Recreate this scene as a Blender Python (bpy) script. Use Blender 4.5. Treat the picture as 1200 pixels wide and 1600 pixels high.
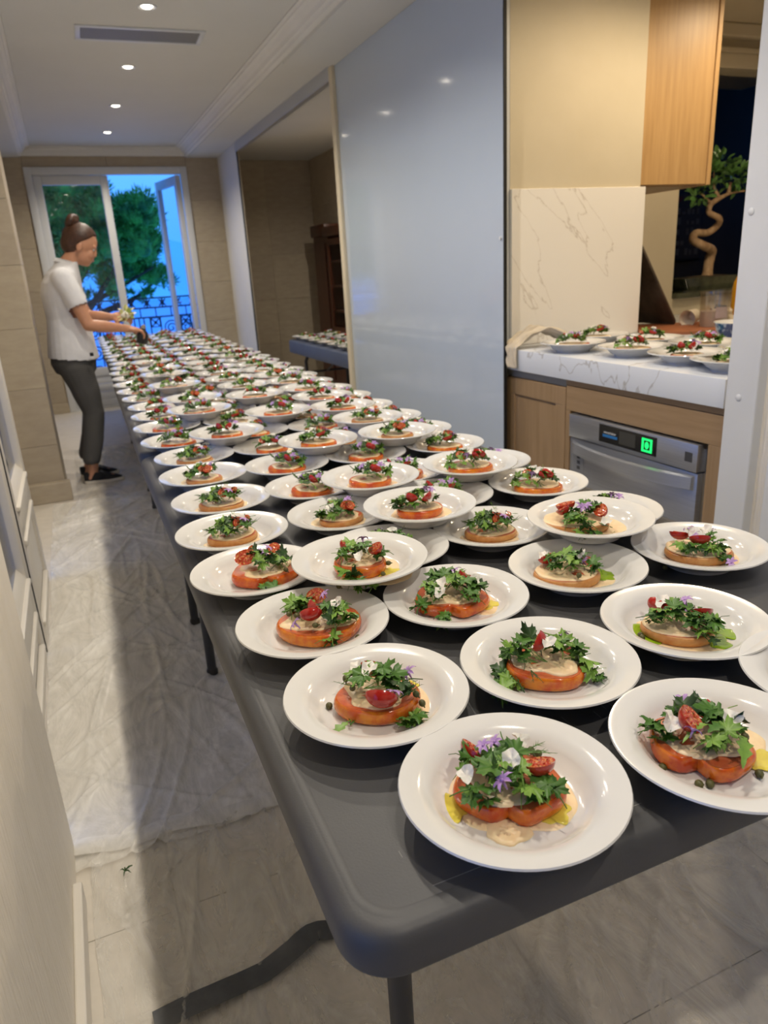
import bpy, bmesh, math, random
from mathutils import Vector, Matrix, Quaternion, noise as mnoise
for o in list(bpy.data.objects): bpy.data.objects.remove(o, do_unlink=True)
scn = bpy.context.scene
C = scn.collection
PI = math.pi

# ------------------------------------------------------------------ camera
cam_d = bpy.data.cameras.new('camera'); cam = bpy.data.objects.new('camera', cam_d); C.objects.link(cam)
cam_d.sensor_fit = 'VERTICAL'; cam_d.sensor_height = 32.0; cam_d.lens = 22.58
cam_d.clip_start = 0.02; cam_d.clip_end = 1500
cam.matrix_world = Matrix((
    (0.91723519, 0.17502014, -0.35783733, 0.0),
    (-0.3945197, 0.27492121, -0.87679674, 0.0),
    (-0.05508002, 0.94540271, 0.3212163, 1.28),
    (0, 0, 0, 1)))
cam_d.dof.use_dof = True; cam_d.dof.focus_distance = 1.0; cam_d.dof.aperture_fstop = 6.5
scn.camera = cam

# ------------------------------------------------------------------ sky (hazy blue dusk) and exposure
world = bpy.data.worlds.new('dusk_sky'); scn.world = world; world.use_nodes = True
nt = world.node_tree; bgn = nt.nodes['Background']
tc = nt.nodes.new('ShaderNodeTexCoord'); sx = nt.nodes.new('ShaderNodeSeparateXYZ'); cr = nt.nodes.new('ShaderNodeValToRGB')
nt.links.new(tc.outputs['Generated'], sx.inputs[0]); nt.links.new(sx.outputs['Z'], cr.inputs['Fac'])
cr.color_ramp.elements[0].position = 0.0; cr.color_ramp.elements[0].color = (0.085, 0.52, 1.6, 1)
cr.color_ramp.elements[1].position = 0.22; cr.color_ramp.elements[1].color = (0.20, 0.64, 1.9, 1)
nt.links.new(cr.outputs['Color'], bgn.inputs['Color']); bgn.inputs['Strength'].default_value = 1.0
scn.view_settings.view_transform = 'Standard'; scn.view_settings.look = 'None'
scn.view_settings.gamma = 1.0; scn.view_settings.use_curve_mapping = False
scn.view_settings.exposure = 0.0
SPOT_W = 43.0; SPOT_COL = (1.0, 0.90, 0.755)
KITCHEN_W = 29.0; KITCHEN_COL = (1.0, 0.80, 0.54)

# ------------------------------------------------------------------ materials
MATS = {}
def mat(name, base, rough=0.5, metal=0.0, vary=None, bump=None, stretch=(1, 1, 1), base2=None, coat=0, sss=0, sub=None,
        trans=0, ior=1.45, emit=None, spec=0.5, ramp=(0.35, 0.65), rvary=0):
    m = bpy.data.materials.new(name); m.use_nodes = True; n = m.node_tree.nodes; l = m.node_tree.links
    b = n['Principled BSDF']
    b.inputs['Base Color'].default_value = (*base, 1); b.inputs['Roughness'].default_value = rough
    b.inputs['Metallic'].default_value = metal; b.inputs['IOR'].default_value = ior
    b.inputs['Coat Weight'].default_value = coat; b.inputs['Coat Roughness'].default_value = 0.06
    b.inputs['Specular IOR Level'].default_value = spec
    b.inputs['Transmission Weight'].default_value = trans
    if sss:
        b.inputs['Subsurface Weight'].default_value = sss; b.inputs['Subsurface Radius'].default_value = (0.006, 0.002, 0.001)
        b.inputs['Subsurface Scale'].default_value = 1.0
    if emit:
        b.inputs['Emission Color'].default_value = (*emit[0], 1); b.inputs['Emission Strength'].default_value = emit[1]
    if vary or bump or rvary:
        t = n.new('ShaderNodeTexCoord'); mp = n.new('ShaderNodeMapping'); mp.inputs['Scale'].default_value = stretch
        l.new(t.outputs['Object'], mp.inputs['Vector'])
    if vary:
        nz = n.new('ShaderNodeTexNoise'); nz.inputs['Scale'].default_value = vary; nz.inputs['Detail'].default_value = 6
        nz.inputs['Roughness'].default_value = 0.6
        r = n.new('ShaderNodeValToRGB'); r.color_ramp.elements[0].position = ramp[0]; r.color_ramp.elements[1].position = ramp[1]
        r.color_ramp.elements[0].color = (*base, 1); r.color_ramp.elements[1].color = (*(base2 or [c * .8 for c in base]), 1)
        l.new(mp.outputs[0], nz.inputs['Vector']); l.new(nz.outputs['Fac'], r.inputs['Fac']); l.new(r.outputs['Color'], b.inputs['Base Color'])
        if rvary:
            mr = n.new('ShaderNodeMapRange'); mr.inputs['To Min'].default_value = rough; mr.inputs['To Max'].default_value = rough + rvary
            l.new(nz.outputs['Fac'], mr.inputs['Value']); l.new(mr.outputs[0], b.inputs['Roughness'])
    if bump:
        nb = n.new('ShaderNodeTexNoise'); nb.inputs['Scale'].default_value = bump[0]; nb.inputs['Detail'].default_value = 4
        bp = n.new('ShaderNodeBump'); bp.inputs['Strength'].default_value = bump[1]; bp.inputs['Distance'].default_value = bump[2] if len(bump) > 2 else 0.002
        l.new(mp.outputs[0], nb.inputs['Vector']); l.new(nb.outputs['Fac'], bp.inputs['Height']); l.new(bp.outputs[0], b.inputs['Normal'])
    MATS[name] = m
    return m
def glass_mat(name, tint=(1, 1, 1), gloss=0.12, fixed=False):
    # thin pane: lets light straight through and mirrors a little of the room
    m = bpy.data.materials.new(name); m.use_nodes = True; n = m.node_tree.nodes; l = m.node_tree.links
    n.remove(n['Principled BSDF']); out = n['Material Output']
    t = n.new('ShaderNodeBsdfTransparent'); t.inputs[0].default_value = (*tint, 1)
    g = n.new('ShaderNodeBsdfGlossy'); g.inputs['Roughness'].default_value = 0.02
    mx = n.new('ShaderNodeMixShader'); fr = n.new('ShaderNodeFresnel'); fr.inputs['IOR'].default_value = 1.45
    ma = n.new('ShaderNodeMath'); ma.operation = 'ADD'; ma.inputs[1].default_value = gloss; ma.use_clamp = True
    mx.inputs[0].default_value = gloss
    if not fixed: l.new(fr.outputs[0], ma.inputs[0]); l.new(ma.outputs[0], mx.inputs[0])
    l.new(t.outputs[0], mx.inputs[1]); l.new(g.outputs[0], mx.inputs[2])
    l.new(mx.outputs[0], out.inputs[0]); MATS[name] = m
    return m
def film_mat(name, colour, opac=0.45, rough=0.3):
    # crinkled polythene dust sheet: part see-through, part milky and shiny
    m = bpy.data.materials.new(name); m.use_nodes = True; n = m.node_tree.nodes; l = m.node_tree.links
    b = n['Principled BSDF']; out = n['Material Output']
    b.inputs['Base Color'].default_value = (*colour, 1); b.inputs['Roughness'].default_value = rough
    t = n.new('ShaderNodeTexCoord'); mp = n.new('ShaderNodeMapping'); mp.inputs['Scale'].default_value = (1.0, 0.35, 1)
    mp.inputs['Rotation'].default_value = (0, 0, 0.5)
    nz = n.new('ShaderNodeTexNoise'); nz.inputs['Scale'].default_value = 9; nz.inputs['Detail'].default_value = 9; nz.inputs['Roughness'].default_value = .65
    nz.inputs['Distortion'].default_value = 1.2
    mr = n.new('ShaderNodeMapRange'); mr.inputs['From Min'].default_value = .3; mr.inputs['From Max'].default_value = .7
    mr.inputs['To Min'].default_value = opac - .24; mr.inputs['To Max'].default_value = opac + .24
    bp = n.new('ShaderNodeBump'); bp.inputs['Strength'].default_value = .8; bp.inputs['Distance'].default_value = .010
    tr = n.new('ShaderNodeBsdfTransparent'); mx = n.new('ShaderNodeMixShader')
    l.new(t.outputs['Object'], mp.inputs[0]); l.new(mp.outputs[0], nz.inputs['Vector']); l.new(nz.outputs['Fac'], mr.inputs['Value'])
    l.new(nz.outputs['Fac'], bp.inputs['Height']); l.new(bp.outputs[0], b.inputs['Normal'])
    l.new(mr.outputs[0], mx.inputs[0]); l.new(tr.outputs[0], mx.inputs[1]); l.new(b.outputs[0], mx.inputs[2]); l.new(mx.outputs[0], out.inputs[0])
    MATS[name] = m
    return m
def marble_mat(name, base, vein, sc=2.1, wd=.0065):
    m = mat(name, base, .22); n = m.node_tree.nodes; l = m.node_tree.links; b = n['Principled BSDF']
    t = n.new('ShaderNodeTexCoord'); mp = n.new('ShaderNodeMapping'); mp.inputs['Rotation'].default_value = (.4, .7, .3)
    mp.inputs['Scale'].default_value = (1.5, 1.5, .5)
    nz = n.new('ShaderNodeTexNoise'); nz.inputs['Scale'].default_value = sc; nz.inputs['Detail'].default_value = 7; nz.inputs['Distortion'].default_value = .25
    s = n.new('ShaderNodeMath'); s.operation = 'SUBTRACT'; s.inputs[1].default_value = .5
    a = n.new('ShaderNodeMath'); a.operation = 'ABSOLUTE'
    r = n.new('ShaderNodeValToRGB'); r.color_ramp.elements[0].position = wd * .18; r.color_ramp.elements[1].position = wd
    r.color_ramp.elements[0].color = (*vein, 1); r.color_ramp.elements[1].color = (*base, 1)
    m0 = n.new('ShaderNodeMapping'); m0.inputs['Rotation'].default_value = (0, .62, .2); mp.inputs['Rotation'].default_value = (0, 0, 0)
    l.new(t.outputs['Object'], m0.inputs[0]); l.new(m0.outputs[0], mp.inputs[0]); l.new(mp.outputs[0], nz.inputs['Vector']); l.new(nz.outputs['Fac'], s.inputs[0]); l.new(s.outputs[0], a.inputs[0])
    l.new(a.outputs[0], r.inputs['Fac']); l.new(r.outputs['Color'], b.inputs['Base Color'])
    return m
def check_mat(name, c1, c2, sc):
    m = mat(name, c1, .85); n = m.node_tree.nodes; l = m.node_tree.links; b = n['Principled BSDF']
    t = n.new('ShaderNodeTexCoord'); w = n.new('ShaderNodeTexWave'); w.bands_direction = 'Z'; w.inputs['Scale'].default_value = sc
    w.inputs['Distortion'].default_value = .3
    r = n.new('ShaderNodeValToRGB'); r.color_ramp.elements[0].color = (*c1, 1); r.color_ramp.elements[1].color = (*c2, 1)
    r.color_ramp.elements[0].position = .55; r.color_ramp.elements[1].position = .9
    l.new(t.outputs['Object'], w.inputs['Vector']); l.new(w.outputs['Fac'], r.inputs['Fac']); l.new(r.outputs['Color'], b.inputs['Base Color'])
    return m

plaster = mat('white_plaster', (.74, .73, .70), .75, vary=3, base2=(.70, .69, .66), bump=(60, .06))
ceil_m = mat('ceiling_paint', (.64, .635, .60), .8, vary=2, base2=(.62, .615, .58))
cream_wall = mat('cream_wall', (.66, .585, .44), .6, vary=4, base2=(.63, .555, .41))
stone = mat('limestone', (.42, .355, .265), .7, vary=9, base2=(.37, .31, .23), bump=(90, .15), stretch=(1, 1, 3))
stone_b = mat('limestone_warm', (.45, .385, .285), .7, vary=9, base2=(.395, .33, .24), bump=(90, .15), stretch=(1, 1, 3))
tile_m = mat('floor_stone', (.70, .65, .57), .4, vary=14, base2=(.62, .575, .50), bump=(120, .1))
grout = mat('grout', (.50, .47, .42), .9, vary=40)
lacquer = mat('blue_lit_white_lacquer', (.485, .555, .65), .10, vary=2, base2=(.475, .545, .64), coat=.4)  # blue window light is tinted into the white lacquer colour
white_paint = mat('white_painted_frame', (.64, .655, .67), .4, vary=5, base2=(.61, .625, .64))
cream_paint = mat('cream_painted_wood', (.88, .82, .72), .5, vary=2.2, base2=(.83, .77, .66), bump=(20, .9, .006), stretch=(6, 6, .6))
black_gap = mat('black_gasket', (.008, .008, .008), .6)
alu = mat('aluminium_track', (.55, .57, .60), .35, metal=.6)
sheet_m = film_mat('plastic_film', (.93, .905, .84), .58, .16)
sheet2_m = film_mat('thin_plastic_film', (.80, .78, .73), .34, .16)
hem_m = film_mat('folded_film', (.82, .80, .75), .62)
tape_m = mat('grey_cloth_tape', (.11, .115, .12), .34, vary=30, base2=(.08, .085, .09))
table_m = mat('grey_moulded_plastic', (.060, .061, .065), .42, vary=7, base2=(.072, .072, .075), bump=(400, .25, .0006), rvary=.12)
leg_m = mat('grey_powder_coated_steel', (.035, .036, .040), .4)
scratch_m = mat('pale_scratch', (.22, .22, .22), .6)
china = mat('white_china', (.71, .705, .685), .13, coat=.3)
tom_skin = mat('tomato_skin', (.50, .055, .008), .16, vary=48, base2=(.66, .17, .012), ramp=(.4, .62), sss=.12, coat=.3)
tom_skin2 = mat('orange_tomato_skin', (.66, .22, .012), .16, vary=48, base2=(.54, .08, .010), ramp=(.4, .62), sss=.12, coat=.3)
tom_flesh = mat('tomato_flesh', (.52, .09, .03), .3, vary=90, base2=(.60, .17, .06), sss=.2, bump=(200, .3, .001))
tan_skin = mat('pale_orange_tomato_skin', (.45, .17, .04), .35, vary=60, base2=(.55, .28, .09), sss=.1)
cherry_m = mat('cherry_tomato_skin', (.42, .018, .010), .16, vary=30, base2=(.33, .012, .008), coat=.4)
seed_m = mat('cherry_tomato_flesh', (.45, .04, .015), .2, vary=260, base2=(.70, .32, .10), ramp=(.5, .62), coat=.5)
cream_m = mat('cream_dressing', (.88, .70, .44), .34, vary=50, base2=(.82, .61, .36), sss=.1, bump=(140, .3, .001))
oil_m = mat('olive_oil', (.64, .52, .06), .05, vary=30, base2=(.80, .68, .10), coat=.6)
green_oil = mat('green_herb_oil', (.20, .34, .008), .08, vary=60, base2=(.28, .42, .02), coat=.6)
leaf_g = mat('parsley_leaf', (.075, .19, .024), .42, vary=90, base2=(.05, .135, .018))
leaf_l = mat('bright_leaf', (.19, .34, .05), .40, vary=90, base2=(.13, .26, .035))
leaf_d = mat('dark_leaf', (.038, .105, .016), .45, vary=90, base2=(.018, .05, .012))
stem_g = mat('pale_stem', (.22, .32, .10), .5)
petal_w = mat('white_petal', (.82, .80, .74), .5, vary=80, base2=(.74, .71, .66), sss=.1)
petal_p = mat('lilac_petal', (.50, .32, .62), .5, vary=120, base2=(.36, .20, .50))
petal_y = mat('yellow_petal', (.75, .52, .03), .5)
caper_m = mat('caper', (.10, .095, .028), .45, vary=160, base2=(.06, .06, .018))
oak = mat('oak_veneer_lit', (.56, .355, .16), .42, vary=5, base2=(.44, .265, .11), stretch=(9, 9, .55), ramp=(.3, .7), bump=(8, .1))  # lit copy of the oak, lamplight put into the lighter tone
oak_h = mat('oak_veneer_horizontal_shaded', (.34, .225, .125), .45, vary=5, base2=(.27, .175, .09), stretch=(9, .55, 9), ramp=(.3, .7), bump=(8, .1))  # same oak with the shade under the worktop put into its colour
oak_s = mat('oak_veneer_shaker_shaded', (.34, .225, .125), .45, vary=5, base2=(.27, .175, .09), stretch=(9, 9, .55), ramp=(.3, .7), bump=(8, .1))  # darker copy of the oak, shade of the lower units painted in
door_paint = mat('off_white_door_paint', (.74, .70, .63), .4, vary=5, base2=(.71, .67, .60))
upstand = marble_mat('lamplit_white_marble', (.90, .87, .82), (.66, .61, .55), 2.3, .0042)  # same marble as the worktop, warm lamplight put into its colour
marble = marble_mat('blue_lit_white_marble', (.66, .69, .74), (.42, .41, .41))  # cool window light on the worktop front is put into this colour
steel = mat('brushed_steel', (.55, .57, .61), .32, metal=.85, vary=3, base2=(.47, .49, .53), stretch=(1, 1, 60))
dark_glass = mat('black_display', (.006, .006, .007), .12)
lcd = mat('lcd_window', (.045, .045, .040), .2)
green_lit = mat('green_backlit_icon', (.01, .5, .12), .4, emit=((.01, .9, .16), 1.3))
blue_print = mat('blue_print', (.02, .16, .42), .5)
white_print = mat('white_print', (.7, .7, .7), .5)
grey_print = mat('grey_print', (.05, .05, .055), .5)
dark_tray = mat('dark_baking_tray', (.07, .055, .042), .32, metal=.4, vary=5, base2=(.20, .155, .12))
board_m = mat('terracotta_board', (.36, .13, .055), .55, vary=12, base2=(.28, .10, .045))
pot_m = mat('green_glazed_ceramic', (.022, .028, .02), .12, vary=6, base2=(.09, .10, .06), coat=.5)
bark = mat('pale_bark', (.46, .32, .19), .7, vary=26, base2=(.24, .14, .07), stretch=(1, 1, .35), bump=(50, .6, .006))
soil = mat('dark_moss', (.06, .045, .022), .9, vary=60, bump=(80, .8, .01))
bonsai_leaf = mat('glossy_bonsai_leaf', (.075, .19, .045), .3, vary=30, base2=(.14, .28, .08))
clear_plastic = glass_mat('clear_plastic', (.95, .92, .89), .12, True)
milk_plastic = mat('cloudy_plastic', (.72, .66, .60), .35, trans=.4)
yellow_oil = mat('amber_bottle', (.68, .33, .01), .12, vary=6, base2=(.60, .27, .008), coat=.5)
cup_m = mat('white_paper_cup', (.74, .66, .54), .6)
cup_in = mat('brown_cup_inside', (.20, .13, .07), .6)
bowl_out = mat('blue_patterned_glaze', (.03, .05, .14), .25, vary=55, base2=(.30, .33, .42), ramp=(.52, .60), coat=.4)
turq = mat('turquoise_plastic', (.10, .50, .56), .35)
cloth_m = mat('cream_linen', (.66, .58, .45), .85, vary=30, base2=(.58, .50, .38), bump=(220, .4, .001))
black_pl = mat('black_plastic', (.012, .012, .013), .4)
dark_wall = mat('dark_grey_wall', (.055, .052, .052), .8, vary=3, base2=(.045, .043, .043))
mahog = mat('dark_mahogany', (.09, .028, .012), .35, vary=6, base2=(.055, .016, .008), stretch=(6, 6, .6))
book_m = mat('pale_paper_spines', (.42, .36, .26), .8, vary=14, base2=(.25, .2, .14))
blue_lit_table = mat('blue_lit_plastic', (.085, .105, .16), .5, vary=8, base2=(.075, .09, .14))  # blue window light on the table is put into its colour
pane = glass_mat('window_glass', (.97, .98, .99), .04, True)
side_pane = glass_mat('side_door_glass', (.88, .90, .92), .10)
iron = mat('dark_wrought_iron', (.010, .022, .045), .5)
balc = mat('balcony_stone', (.45, .45, .45), .8, vary=8)
sea_m = mat('sea_water', (.06, .36, .80), .3, bump=(.6, .25, .08))
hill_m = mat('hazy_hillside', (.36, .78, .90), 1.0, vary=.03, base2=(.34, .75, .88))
pine_l = mat('pine_needles', (.11, .36, .035), .7, vary=4, base2=(.025, .11, .02))
pine_b = mat('pine_bark', (.055, .035, .022), .9, vary=8)
skin = mat('skin', (.52, .26, .155), .45, vary=30, base2=(.47, .23, .135), sss=.12)
lip_m = mat('lips', (.42, .13, .10), .4)
hair_m = mat('brown_hair', (.035, .014, .007), .42, vary=40, base2=(.07, .028, .014), stretch=(1, 4, 1), bump=(90, .6, .004))
eye_m = mat('eye', (.5, .5, .5), .15)
polo = mat('white_polo_cotton', (.70, .70, .72), .85, vary=16, base2=(.66, .66, .68), bump=(26, .35, .008))
trouser = check_mat('grey_checked_cloth', (.060, .058, .055), (.12, .115, .11), 26)
shoe_m = mat('black_canvas', (.010, .010, .012), .75)
sole_m = mat('pale_rubber', (.62, .57, .48), .7)
lamp_glow = mat('lamp_lens', (1, 1, 1), .3, emit=((1.0, .88, .70), 14.0))
print_dark = mat('dark_poster_paper', (.05, .045, .045), .7)
print_red = mat('dark_red_ink', (.12, .025, .03), .7)
print_pale = mat('pale_ink', (.14, .135, .13), .7)

# ------------------------------------------------------------------ mesh helpers
class MB:
    """collects shapes into one bmesh; build() links them as ONE mesh object"""
    def __init__(s): s.bm = bmesh.new(); s.mi = 0
    def _add(s, vs, fs):
        v = [s.bm.verts.new(p) for p in vs]; out = []
        for f in fs:
            try: fc = s.bm.faces.new([v[i] for i in f])
            except ValueError: continue
            fc.material_index = s.mi; out.append(fc)
        return v, out
    def box(s, x0, x1, y0, y1, z0, z1, bev=0, seg=2):
        vs = [(x, y, z) for z in (z0, z1) for y in (y0, y1) for x in (x0, x1)]
        fs = [(0, 2, 3, 1), (4, 5, 7, 6), (0, 1, 5, 4), (2, 6, 7, 3), (0, 4, 6, 2), (1, 3, 7, 5)]
        v, f = s._add(vs, fs)
        if bev:
            ed = list({e for q in f for e in q.edges})
            bmesh.ops.bevel(s.bm, geom=ed, offset=bev, segments=seg, profile=.5, affect='EDGES', material=s.mi)
        return s
    def prism(s, pts, z0, z1, bev=0, seg=2):
        n = len(pts); vs = [(x, y, z0) for x, y in pts] + [(x, y, z1) for x, y in pts]
        fs = [tuple(reversed(range(n))), tuple(range(n, 2 * n))] + [(i, (i + 1) % n, n + (i + 1) % n, n + i) for i in range(n)]
        v, f = s._add(vs, fs)
        if bev:
            ed = [e for q in f[:2] for e in q.edges]
            bmesh.ops.bevel(s.bm, geom=ed, offset=bev, segments=seg, profile=.5, affect='EDGES', material=s.mi)
        return s
    def tube(s, path, r, n=10, caps=True, flat=1.0):
        P = [Vector(p) for p in path]; k = len(P); R = r if isinstance(r, (list, tuple)) else [r] * k
        t = [(P[min(i + 1, k - 1)] - P[max(i - 1, 0)]).normalized() for i in range(k)]
        up = Vector((0, 0, 1)) if abs(t[0].z) < .9 else Vector((1, 0, 0))
        a = t[0].cross(up).normalized(); vs = []
        for i in range(k):
            if i: a = (t[i - 1].rotation_difference(t[i]) @ a)
            a = (a - t[i] * a.dot(t[i])).normalized(); b = t[i].cross(a)
            for j in range(n):
                q = 2 * PI * j / n; vs.append(P[i] + a * math.cos(q) * R[i] + b * math.sin(q) * R[i] * flat)
        fs = [(i * n + j, i * n + (j + 1) % n, (i + 1) * n + (j + 1) % n, (i + 1) * n + j) for i in range(k - 1) for j in range(n)]
        if caps: fs += [tuple(reversed(range(n))), tuple(range((k - 1) * n, k * n))]
        s._add(vs, fs); return s
    def lathe(s, prof, n=32, c=(0, 0, 0), sx=1, sy=1):
        vs = []; rows = []
        for r, z in prof:
            if r < 1e-6: rows.append([len(vs)]); vs.append((c[0], c[1], c[2] + z))
            else:
                rows.append(list(range(len(vs), len(vs) + n)))
                vs += [(c[0] + sx * r * math.cos(2 * PI * j / n), c[1] + sy * r * math.sin(2 * PI * j / n), c[2] + z) for j in range(n)]
        fs = []
        for A, B in zip(rows, rows[1:]):
            for j in range(n):
                a0, a1 = A[j % len(A)], A[(j + 1) % len(A)]; b0, b1 = B[j % len(B)], B[(j + 1) % len(B)]
                q = [a0]
                for x in (a1, b1, b0):
                    if x not in q: q.append(x)
                if len(q) > 2: fs.append(tuple(q))
        s._add(vs, fs); return s
    def ball(s, c, r, n=12, m=8, rot=None):
        rx, ry, rz = r if isinstance(r, (list, tuple)) else (r, r, r); vs = [Vector((0, 0, -rz))]; c = Vector(c)
        for i in range(1, m):
            p = PI * i / m
            for j in range(n): vs.append(Vector((rx * math.sin(p) * math.cos(2 * PI * j / n), ry * math.sin(p) * math.sin(2 * PI * j / n), -rz * math.cos(p))))
        vs.append(Vector((0, 0, rz)))
        if rot is not None: vs = [rot @ v for v in vs]
        vs = [v + c for v in vs]; L = len(vs) - 1
        fs = [(0, 1 + (j + 1) % n, 1 + j) for j in range(n)]
        fs += [(1 + i * n + j, 1 + i * n + (j + 1) % n, 1 + (i + 1) * n + (j + 1) % n, 1 + (i + 1) * n + j) for i in range(m - 2) for j in range(n)]
        fs += [(L, L - n + j, L - n + (j + 1) % n) for j in range(n)]
        s._add(vs, fs); return s
    def loft(s, rings, caps=True):
        n = len(rings[0]); vs = [p for r in rings for p in r]; k = len(rings)
        fs = [(i * n + j, i * n + (j + 1) % n, (i + 1) * n + (j + 1) % n, (i + 1) * n + j) for i in range(k - 1) for j in range(n)]
        if caps: fs += [tuple(reversed(range(n))), tuple(range((k - 1) * n, k * n))]
        s._add(vs, fs); return s
    def grid(s, nx, ny, f, wrap=False):
        vs = [f(i / nx, j / ny) for j in range(ny + 1) for i in range(nx + 1)]; w = nx + 1
        s._add(vs, [(j * w + i, j * w + i + 1, (j + 1) * w + i + 1, (j + 1) * w + i) for j in range(ny) for i in range(nx)]); return s
    def add_mesh(s, me, mw):
        nv = [s.bm.verts.new(mw @ v.co) for v in me.vertices]
        for p in me.polygons:
            f = s.bm.faces.new([nv[i] for i in p.vertices]); f.material_index = p.material_index; f.smooth = p.use_smooth
        return s
    def xform(s, M):
        for v in s.bm.verts: v.co = M @ v.co
        return s
    def mesh(s, name, mats, smooth=40):
        me = bpy.data.meshes.new(name)
        bmesh.ops.recalc_face_normals(s.bm, faces=s.bm.faces)
        s.bm.to_mesh(me); s.bm.free()
        for m in (mats if isinstance(mats, (list, tuple)) else [mats]): me.materials.append(m)
        if smooth:
            me.polygons.foreach_set('use_smooth', [True] * len(me.polygons)); me.set_sharp_from_angle(angle=math.radians(smooth))
        return me
    def build(s, name, mats, parent=None, smooth=40, **kw): return obj(name, s.mesh(name, mats, smooth), parent, **kw)

def obj(name, data, parent=None, label=None, cat=None, group=None, kind=None, loc=None, rz=None):
    o = bpy.data.objects.new(name, data); C.objects.link(o)
    if parent: o.parent = parent
    if loc: o.location = loc
    if rz is not None: o.rotation_euler = (0, 0, rz)
    tag(o, label, cat, group, kind); return o
def tag(o, label=None, cat=None, group=None, kind=None):
    for k, v in (('label', label), ('category', cat), ('group', group), ('kind', kind)):
        if v: o[k] = v
    return o
def thing(name, label, cat, loc=(0, 0, 0), rz=0, group=None, kind=None): return obj(name, None, None, label, cat, group, kind, loc, rz)
def struct(name, mb, mats, smooth=0): return mb.build(name, mats, smooth=smooth, kind='structure')
def rounded(x0, x1, y0, y1, r, n=8):
    out = []
    for cx, cy, a in ((x1 - r, y1 - r, 0), (x0 + r, y1 - r, 90), (x0 + r, y0 + r, 180), (x1 - r, y0 + r, 270)):
        out += [(cx + r * math.cos(math.radians(a + 90 * i / n)), cy + r * math.sin(math.radians(a + 90 * i / n))) for i in range(n + 1)]
    return out
def evaluated(mb, mods):
    me = mb.mesh('tmp', [], 0); o = bpy.data.objects.new('tmp', me); C.objects.link(o)
    for typ, kw in mods:
        m = o.modifiers.new(typ, typ)
        for k, v in kw.items(): setattr(m, k, v)
    dg = bpy.context.evaluated_depsgraph_get(); dg.update()
    r = bpy.data.meshes.new_from_object(o.evaluated_get(dg)); bpy.data.objects.remove(o, do_unlink=True)
    r.polygons.foreach_set('use_smooth', [True] * len(r.polygons)); return r
def text_mesh(txt, size, depth=.0006):
    cu = bpy.data.curves.new('txt', 'FONT'); cu.body = txt; cu.size = size; cu.extrude = depth; cu.align_x = 'CENTER'; cu.align_y = 'CENTER'
    o = bpy.data.objects.new('tmp', cu); C.objects.link(o); dg = bpy.context.evaluated_depsgraph_get(); dg.update()
    r = bpy.data.meshes.new_from_object(o.evaluated_get(dg)); bpy.data.objects.remove(o, do_unlink=True); return r
rnd = random.Random(7)

# ------------------------------------------------------------------ room shell
def slab(name, x0, x1, y0, y1, z0, z1, m, bev=0): return struct(name, MB().box(x0, x1, y0, y1, z0, z1, bev), m)
floor = slab('floor', -.62, 4.6, -1.3, 8.5, -.08, -.004, grout)
k = 0
tile_me = {}
for i in range(5):
    for j in range(16):
        x0 = -.60 + i * .6; y0 = -1.1 + j * .6; x1 = x0 + .5985; y1 = min(y0 + .5985, 8.45)
        key = round(y1 - y0, 3)
        if key not in tile_me: tile_me[key] = MB().box(0, .5985, 0, y1 - y0, -.004, 0, .0007, 1).mesh('floor_tile', tile_m, 0)
        obj('floor_tile', tile_me[key], floor, loc=(x0, y0, rnd.uniform(-.0006, 0)))
ceiling = slab('ceiling', -.029, 1.324, -1.2, 8.33, 2.545, 2.60, ceil_m)
def cornice(name, pts, y0, y1, m):            # moulding profile in x-z, swept along y
    mb = MB(); n = len(pts)
    vs = [(x, y0, z) for x, z in pts] + [(x, y1, z) for x, z in pts]
    mb._add(vs, [tuple(range(n)), tuple(reversed(range(n, 2 * n)))] + [(i, (i + 1) % n, n + (i + 1) % n, n + i) for i in range(n)])
    return struct(name, mb, m)
prof = [(1.325, 2.60), (1.325, 2.538), (1.342, 2.538), (1.345, 2.527), (1.362, 2.525), (1.385, 2.500), (1.392, 2.480), (1.405, 2.478), (1.410, 2.462), (1.44, 2.460), (1.44, 2.60)]
cornice('trim_1', prof, -1.2, 8.33, plaster)
cornice('trim_2', [(1.295 - x, z) for x, z in prof], -1.2, 8.33, plaster)
mb = MB(); mb.box(-.13, 1.43, 8.29, 8.329, 2.462, 2.544); mb.box(-.03, 1.40, 8.262, 8.295, 2.515, 2.543); struct('trim_3', mb, plaster)
mb = MB(); mb.box(1.44, 1.84, -1.2, 4.70, 2.44, 2.60); mb.box(1.44, 1.84, 4.70, 8.33, 2.452, 2.60); struct('trim_4', mb, ceil_m)
slab('trim_5', -.65, -.14, -1.2, 8.33, 2.455, 2.60, ceil_m)

# end wall of limestone blocks around the balcony door
def blocks(parent, x0, x1, z0, z1, y, nx, courses, face='y', m=None, jit=.0015, depth=.03):
    H = (z1 - z0) / courses
    for c in range(courses):
        n = nx if c % 2 == 0 else max(1, nx - 1) if nx > 2 else nx
        W = (x1 - x0) / n
        for i in range(n):
            d = rnd.uniform(0, jit)
            a, b = x0 + i * W + .0008, x0 + (i + 1) * W - .0008
            mm = (m or (stone, stone_b))[rnd.randrange(2)]
            mb = MB()
            if face == 'y': mb.box(a, b, y - d, y + depth, z0 + c * H + .0008, z0 + (c + 1) * H - .0008, .001, 1)
            elif face == 'x': mb.box(y - d, y + depth, a, b, z0 + c * H + .0008, z0 + (c + 1) * H - .0008, .001, 1)
            else: mb.box(y - depth, y + d, a, b, z0 + c * H + .0008, z0 + (c + 1) * H - .0008, .001, 1)
            mb.build('stone_block', mm, parent, smooth=0)
we = MB(); we.box(-.65, -.123, 8.36, 8.55, 0, 2.55); we.box(1.415, 1.76, 8.36, 8.55, 0, 2.55); we.box(-.123, 1.415, 8.36, 8.55, 2.367, 2.55)
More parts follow.
